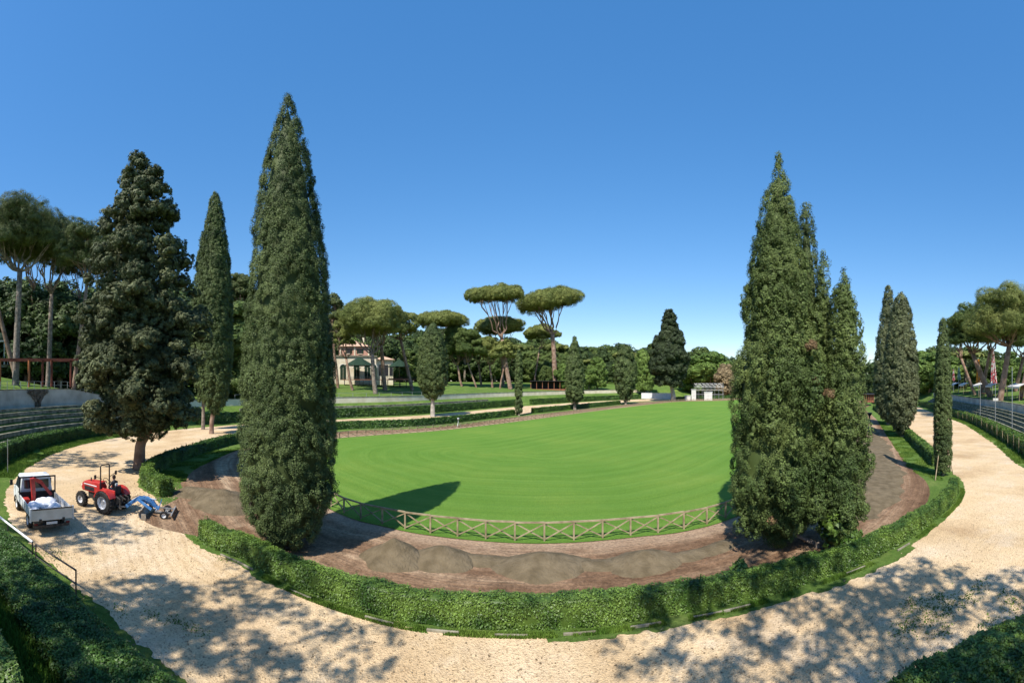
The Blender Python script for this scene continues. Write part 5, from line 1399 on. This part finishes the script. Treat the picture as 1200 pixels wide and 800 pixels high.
    b2 = MB(); b2.bar((-.02, .06, 1.30), (.06, -.42, 1.05), .16, .19); b2.bar((.06, -.42, 1.05), (.02, -.95, .38), .13, .16); b2.build('outer_boom', M['red_paint'], k, bevel=.015)
    MB().tube([(.12, 0, .35), (.10, .05, .95)], .045, 8).build('hydraulic_ram', M['silver'], k)
    MB().tube([(.02, -.95, .38), (.02, -.98, .15)], .03, 8).build('hook_chain', M['dark_metal'], k)
    MB().box(-.2, .25, .22, .55, 0, .30).build('valve_box', M['red_paint'], k, bevel=.02)
    # sacks in the bed
    for (x, y, z, a, b_, c_, lab) in ((.25, -.05, .22, .62, .52, .26, 'largest white plastic sack bulging in the middle of the truck bed'), (-.15, -.35, .18, .45, .38, .2, 'rounded white sack near the tailgate on the right'), (.05, .55, .2, .4, .3, .22, 'crumpled white sack on the left of the truck bed'),
                                 (-.75, .70, .22, .26, .22, .20, 'small white sack with red print in the left rear bed corner'), (.8, -.45, .16, .38, .36, .2, 'white sack lying against the dark headboard')):
        bm = bmesh.new(); bmesh.ops.create_icosphere(bm, subdivisions=4, radius=1); V = np.array([v.co[:] for v in bm.verts])
        nz = .82+.36*fbm(V+x*3, 2.2, 4)+.06*np.abs(fbm(V+y, 6, 2)-.5)
        for v, q in zip(bm.verts, nz): v.co = Vector((v.co.x*a*q, v.co.y*b_*q, max(-z+.005, v.co.z*c_*q)))
        me = bpy.data.meshes.new('sack'); bm.to_mesh(me); bm.free(); me.polygons.foreach_set('use_smooth', np.ones(len(me.polygons), bool))
        s_ = link('sack', me, M['sack']); s_.location = o.matrix_basis @ Vector((x, y, zb+z)); s_.rotation_euler.z = h; tag(s_, lab, 'sack', 'white sacks in the truck bed')
    return o
# matrix_basis is only current once the object's transforms are read back, which Blender does on access
truck()

# ------------------------------------------------------------------ tractor
def tractor():
    loc = Vector((-18.35, 12.45, 0)); h = math.atan2(-.20, -.98)
    o = empty('tractor', loc, h, 'red orchard tractor with a folding roll bar and big rear tyres', 'tractor')
    # local: +x forwards, rear axle at x=0
    b = MB(); b.box(-.30, 1.75, -.20, .20, .42, .80); b.box(-.42, .35, -.30, .30, .45, .95); b.tube([(0, -.6, .62), (0, .6, .62)], .11, 10); b.tube([(1.75, -.55, .42), (1.75, .55, .42)], .07, 10); b.build('chassis', M['dark_metal'], o, bevel=.02)
    pr = [(.72, .80), (2.18, .78), (2.26, .95), (2.20, 1.22), (1.95, 1.36), (.72, 1.46)]
    V = []; ws = [.31, .29, .28, .27, .26, .30]
    nn = len(pr); V = [(x, w, z) for (x, z), w in zip(pr, ws)]+[(x, -w, z) for (x, z), w in zip(pr, ws)]
    hood = MB().add(V, [tuple(range(nn)), tuple(range(nn, 2*nn))[::-1]]+[(i, nn+i, nn+(i+1) % nn, (i+1) % nn) for i in range(nn)]).build('bonnet', M['red_paint'], o, bevel=.06)
    for s in (-1, 1):
        MB().box(.95, 2.0, *sorted((s*.296, s*.312)), 1.18, 1.225).build('side_stripe', M['white_metal'], hood)
        MB().box(1.15, 1.95, *sorted((s*.294, s*.308)), .88, 1.10).build('air_grille', M['dark'], hood)
        f = MB(); ring = [(.02+.68*math.cos(a), .62+.66*math.sin(a)) for a in np.linspace(.25, 2.7, 14)]+[(.02+.61*math.cos(a), .62+.59*math.sin(a)) for a in np.linspace(2.7, .25, 14)]
        f.prism(ring, *sorted((s*.36, s*.80))); f.build('mudguard', M['red_paint'], o, bevel=.012)
        MB().box(-.50, .45, *sorted((s*.30, s*.365)), .80, 1.24, None).build('fender_side', M['red_paint'], o, bevel=.03)
        wheel('rear_wheel', o, 0, s*.66, .60, .60, .38, .33, True); wheel('front_wheel', o, 1.85, s*.60, .40, .40, .27, .20, True)
        l = MB(); l.lathe([(.06, 0), (.07, .05)], 12, T(2.25, s*.16, 1.05) @ R(PI/2, 'Y')); l.build('headlight', M['white_metal'], o)
        mm = MB(); mm.bar((.55, s*.30, 1.7), (.55, s*.72, 1.86), .025); mm.box(.52, .56, s*.80-.07, s*.80+.07, 1.76, 1.98); mm.build('mirror', M['dark'], o)
        MB().box(.35, .95, *sorted((s*.30, s*.58)), .50, .56).build('footplate', M['dark_metal'], o)
    # roll bar stands just before the seat
    rb = MB(); rb.tube([(.60, -.34, .6), (.60, -.34, 2.34), (.60, -.28, 2.42), (.60, .28, 2.42), (.60, .34, 2.34), (.60, .34, .6)], .038, 8); rb.build('roll_bar', M['dark'], o)
    st = MB(); st.box(-.36, .08, -.23, .23, .95, 1.06); st.box(-.42, -.34, -.23, .23, 1.02, 1.42); st.build('seat', M['dark'], o, bevel=.03)
    sw = MB(); sw.tube([(.72, 0, 1.35), (.52, 0, 1.52)], .025, 8); Mx = T(.50, 0, 1.54) @ R(-.9, 'Y')
    sw.tube([Mx @ Vector((.18*math.cos(a), .18*math.sin(a), 0)) for a in np.linspace(0, 2*PI, 17)], .016, 6); sw.build('steering_wheel', M['dark'], o)
    MB().tube([(1.5, .2, 1.38), (1.5, .2, 1.6)], .035, 8).build('exhaust', M['dark_metal'], o)
    gr = MB().box(2.245, 2.275, -.2, .2, .86, 1.14).build('front_grille', M['dark'], o)
    ht = MB()
    for s in (-1, 1): ht.bar((-.3, s*.28, .55), (-.95, s*.34, .38), .06); ht.bar((-.3, s*.25, 1.0), (-.85, s*.33, .85), .05); ht.bar((-.85, s*.33, .85), (-.85, s*.33, .42), .04)
    ht.bar((-.35, 0, 1.0), (-.95, 0, .8), .05); ht.box(-.5, -.3, -.25, .25, .5, .9); ht.build('hitch_linkage', M['dark_metal'], o)
    return o
TRK = tractor()

# ------------------------------------------------------------------ driver, a seated figure
def driver():
    S = {  # joints in the tractor's frame (x forwards), radius
     'pelvis': ((-.14, 0, 1.17), .135), 'waist': ((-.15, 0, 1.30), .125), 'chest': ((-.13, 0, 1.50), .150), 'neck0': ((-.11, 0, 1.64), .075), 'neck': ((-.09, 0, 1.70), .055), 'head': ((-.075, 0, 1.78), .085), 'crown': ((-.08, 0, 1.885), .082),
     'hipL': ((-.10, .10, 1.13), .105), 'kneeL': ((.34, .17, 1.14), .070), 'ankL': ((.52, .19, .74), .045), 'toeL': ((.68, .20, .66), .035),
     'hipR': ((-.10, -.10, 1.13), .105), 'kneeR': ((.34, -.17, 1.14), .070), 'ankR': ((.52, -.19, .74), .045), 'toeR': ((.68, -.20, .66), .035),
     'shL': ((-.12, .19, 1.57), .070), 'elL': ((.04, .29, 1.33), .048), 'wrL': ((.28, .20, 1.44), .033), 'paL': ((.36, .17, 1.50), .036),
     'shR': ((-.12, -.19, 1.57), .070), 'elR': ((.04, -.29, 1.33), .048), 'wrR': ((.28, -.20, 1.44), .033), 'paR': ((.36, -.17, 1.50), .036)}
    E_ = [('pelvis','waist'),('waist','chest'),('chest','neck0'),('neck0','neck'),('neck','head'),('head','crown')]
    for s in 'LR': E_ += [('pelvis','hip'+s),('hip'+s,'knee'+s),('knee'+s,'ank'+s),('ank'+s,'toe'+s),('chest','sh'+s),('sh'+s,'el'+s),('el'+s,'wr'+s),('wr'+s,'pa'+s)]
    for s, sg in (('L', 1), ('R', -1)):          # five fingers closed on the steering wheel rim
        px, py, pz = S['pa'+s][0]
        for q in range(4):
            off = (q-1.5)*.019; S['f%d%s' % (q, s)] = ((px+.045, py+off, pz+.035), .009); S['g%d%s' % (q, s)] = ((px+.080-.004*abs(q-1), py+off, pz+.010), .008)
            E_ += [('pa'+s, 'f%d%s' % (q, s)), ('f%d%s' % (q, s), 'g%d%s' % (q, s))]
        S['t'+s] = ((px+.02, py-sg*.045, pz+.01), .010); S['u'+s] = ((px+.055, py-sg*.05, pz-.005), .009); E_ += [('pa'+s, 't'+s), ('t'+s, 'u'+s)]
    names = list(S); me = bpy.data.meshes.new('person'); me.from_pydata([S[q][0] for q in names], [(names.index(a), names.index(b)) for a, b in E_], [])
    o = bpy.data.objects.new('person', me); COL.objects.link(o); o.modifiers.new('skin', 'SKIN'); o.modifiers.new('sub', 'SUBSURF').levels = 2; o.modifiers['sub'].render_levels = 2
    for q, nm in enumerate(names):
        v = me.skin_vertices[0].data[q]; v.radius = (S[nm][1],)*2; v.use_root = nm == 'pelvis'
    dg = bpy.context.evaluated_depsgraph_get(); m2 = bpy.data.meshes.new_from_object(o.evaluated_get(dg)); o.modifiers.clear(); o.data = m2
    for q in (M['skin'], M['black_shirt'], M['trousers'], M['dark']): m2.materials.append(q)
    for p in m2.polygons:
        c = p.center; p.use_smooth = True
        arm = abs(c.y) > .18 and c.x > .02 and c.z > 1.22
        if c.z > 1.685 and abs(c.y) < .12: k = 0
        elif arm and c.z > 1.22: k = 0 if c.x > .0 else 1
        elif c.z < .72: k = 3
        elif c.z < 1.235: k = 2
        else: k = 1
        p.material_index = k
    L = TRK.matrix_basis; o.location = TRK.location+Vector((0, 0, 0)); o.rotation_euler = TRK.rotation_euler
    tag(o, 'seated driver in a black T-shirt with short dark hair, hands on the wheel', 'person')
    hb = MB(); hb.lathe([(.098, 1.79), (.102, 1.84), (.095, 1.90), (.07, 1.95), (.02, 1.975)], 16, T(-.095, 0, 0)); hb.build('hair', M['hair'], o, smooth=True)
    fc = MB(); fc.add([(.010, -.018, 1.775), (.010, .018, 1.775), (.038, 0, 1.772), (.012, 0, 1.825)], [(0,1,2), (0,2,3), (1,3,2), (0,3,1)]); fc.build('nose', M['skin'], o)
    for s in (-1, 1):
        MB().lathe([(.003, -.012), (.012, -.006), (.012, .006), (.003, .012)], 8, T(.006, s*.035, 1.825)).build('eye', M['dark'], o)
        MB().lathe([(.004, -.03), (.022, -.012), (.022, .012), (.006, .03)], 8, T(-.08, s*.098, 1.81)).build('ear', M['skin'], o)
    MB().box(-.02, .012, -.03, .03, 1.735, 1.745).build('mouth', M['brown_wood'], o)
    MB().box(-.315+.02, -.285+.02, -.09, .09, 1.42, 1.55).build('shirt_print', M['white_metal'], o)
driver()

# ------------------------------------------------------------------ blue levelling implement
M['heap_steel'] = mat('worn_blade_steel', (.22,.19,.15), (.42,.38,.32), 4, rough=.5, metal=.3)
def implement():
    loc = Vector((-16.75, 13.55, 0)); h = math.atan2(-.62, -.785)
    o = empty('towed_grader', loc, h, 'blue towed levelling blade with an arched boom and small wheels', 'grader'); o.scale = (.86, .86, .80)
    pts = [(1.35, 0, .42), (1.0, 0, .72), (.55, 0, 1.05), (.1, 0, 1.12), (-.3, 0, .95), (-.55, 0, .55), (-.75, 0, .45)]
    bm_ = MB()
    for a, b in zip(pts[:-1], pts[1:]): bm_.bar(a, b, .19, .22)
    bm_.build('arched_boom', M['blue_paint'], o, bevel=.02)
    for s in (-1, 1): MB().bar((.55, s*.13, 1.0), (-.35, s*.42, .5), .07, .16).build('side_brace', M['blue_paint'], o)
    bl = MB(); arc = [(.25+.32*math.cos(a)-.3, .34+.34*math.sin(a)) for a in np.linspace(-1.35, 1.2, 9)]+[(.25+.36*math.cos(a)-.3, .34+.37*math.sin(a)) for a in np.linspace(1.2, -1.35, 9)]
    bl.prism(arc, -1.05, 1.05); bl.build('blade', M['heap_steel'], o)
    for s in (-1, 1):
        MB().box(-.16, .12, s*1.06-.02, s*1.06+.02, .03, .40).build('blade_end_plate', M['heap_steel'], o)
        wheel('wheel', o, -1.15, s*.62, .25, .25, .17, .13, rimm='white_metal')
    fr_ = MB(); 
    for s in (-1, 1): fr_.bar((-.6, s*.42, .40), (-1.65, s*.42, .34), .07)
    fr_.bar((-1.15, -.6, .27), (-1.15, .6, .27), .07); fr_.bar((-.62, -.45, .42), (-.62, .45, .42), .07); fr_.bar((-1.62, -.9, .34), (-1.62, .9, .34), .07); fr_.build('rear_frame', M['steel'], o)
    hr = MB()
    for q in range(13): hr.bar((-1.64, -.85+q*1.7/12, .36), (-1.80, -.85+q*1.7/12, .02), .03)
    hr.build('rear_tines', M['dark_metal'], o)
    MB().tube([(.35, 0, 1.18), (-.55, .0, 1.02)], .05, 8).build('hydraulic_ram', M['silver'], o)
    MB().bar((-.75, .25, .45), (-.95, .25, 1.15), .05).build('lever', M['blue_paint'], o)
    dr = MB(); dr.bar((1.3, 0, .42), (1.9, .03, .42), .09); dr.lathe([(.06, -.04), (.06, .04)], 10, T(1.92, .03, .42)); dr.build('drawbar', M['steel'], o)
    hs_ = MB(); hs_.tube([(1.6, .05, .6), (1.1, .2, .95), (.6, .1, 1.25), (.2, 0, 1.2)], .02, 6); hs_.build('hydraulic_hose', M['dark'], o)
implement()

# soil clods and tyre ruts at the machines' entrance
n_ = 2600; P = np.c_[rng.normal(-16.5, 3.2, n_), rng.normal(16.5, 2.4, n_), np.full(n_, .02)]
bmV = []; bmF = []
for q, p in enumerate(P):
    r = .015+.045*random.random()**2; b = len(bmV)
    a0 = random.random()*6
    bmV += [(p[0]+r*math.cos(a0+a), p[1]+r*math.sin(a0+a), .004) for a in (0, 2.1, 4.2)]+[(p[0]+.2*r, p[1], .01+r*.9)]
    bmF += [(b, b+1, b+3), (b+1, b+2, b+3), (b+2, b, b+3)]
me = bpy.data.meshes.new('soil_clods'); me.from_pydata(bmV, [], bmF); tag(link('soil_clods', me, M['soil']), kind='stuff')
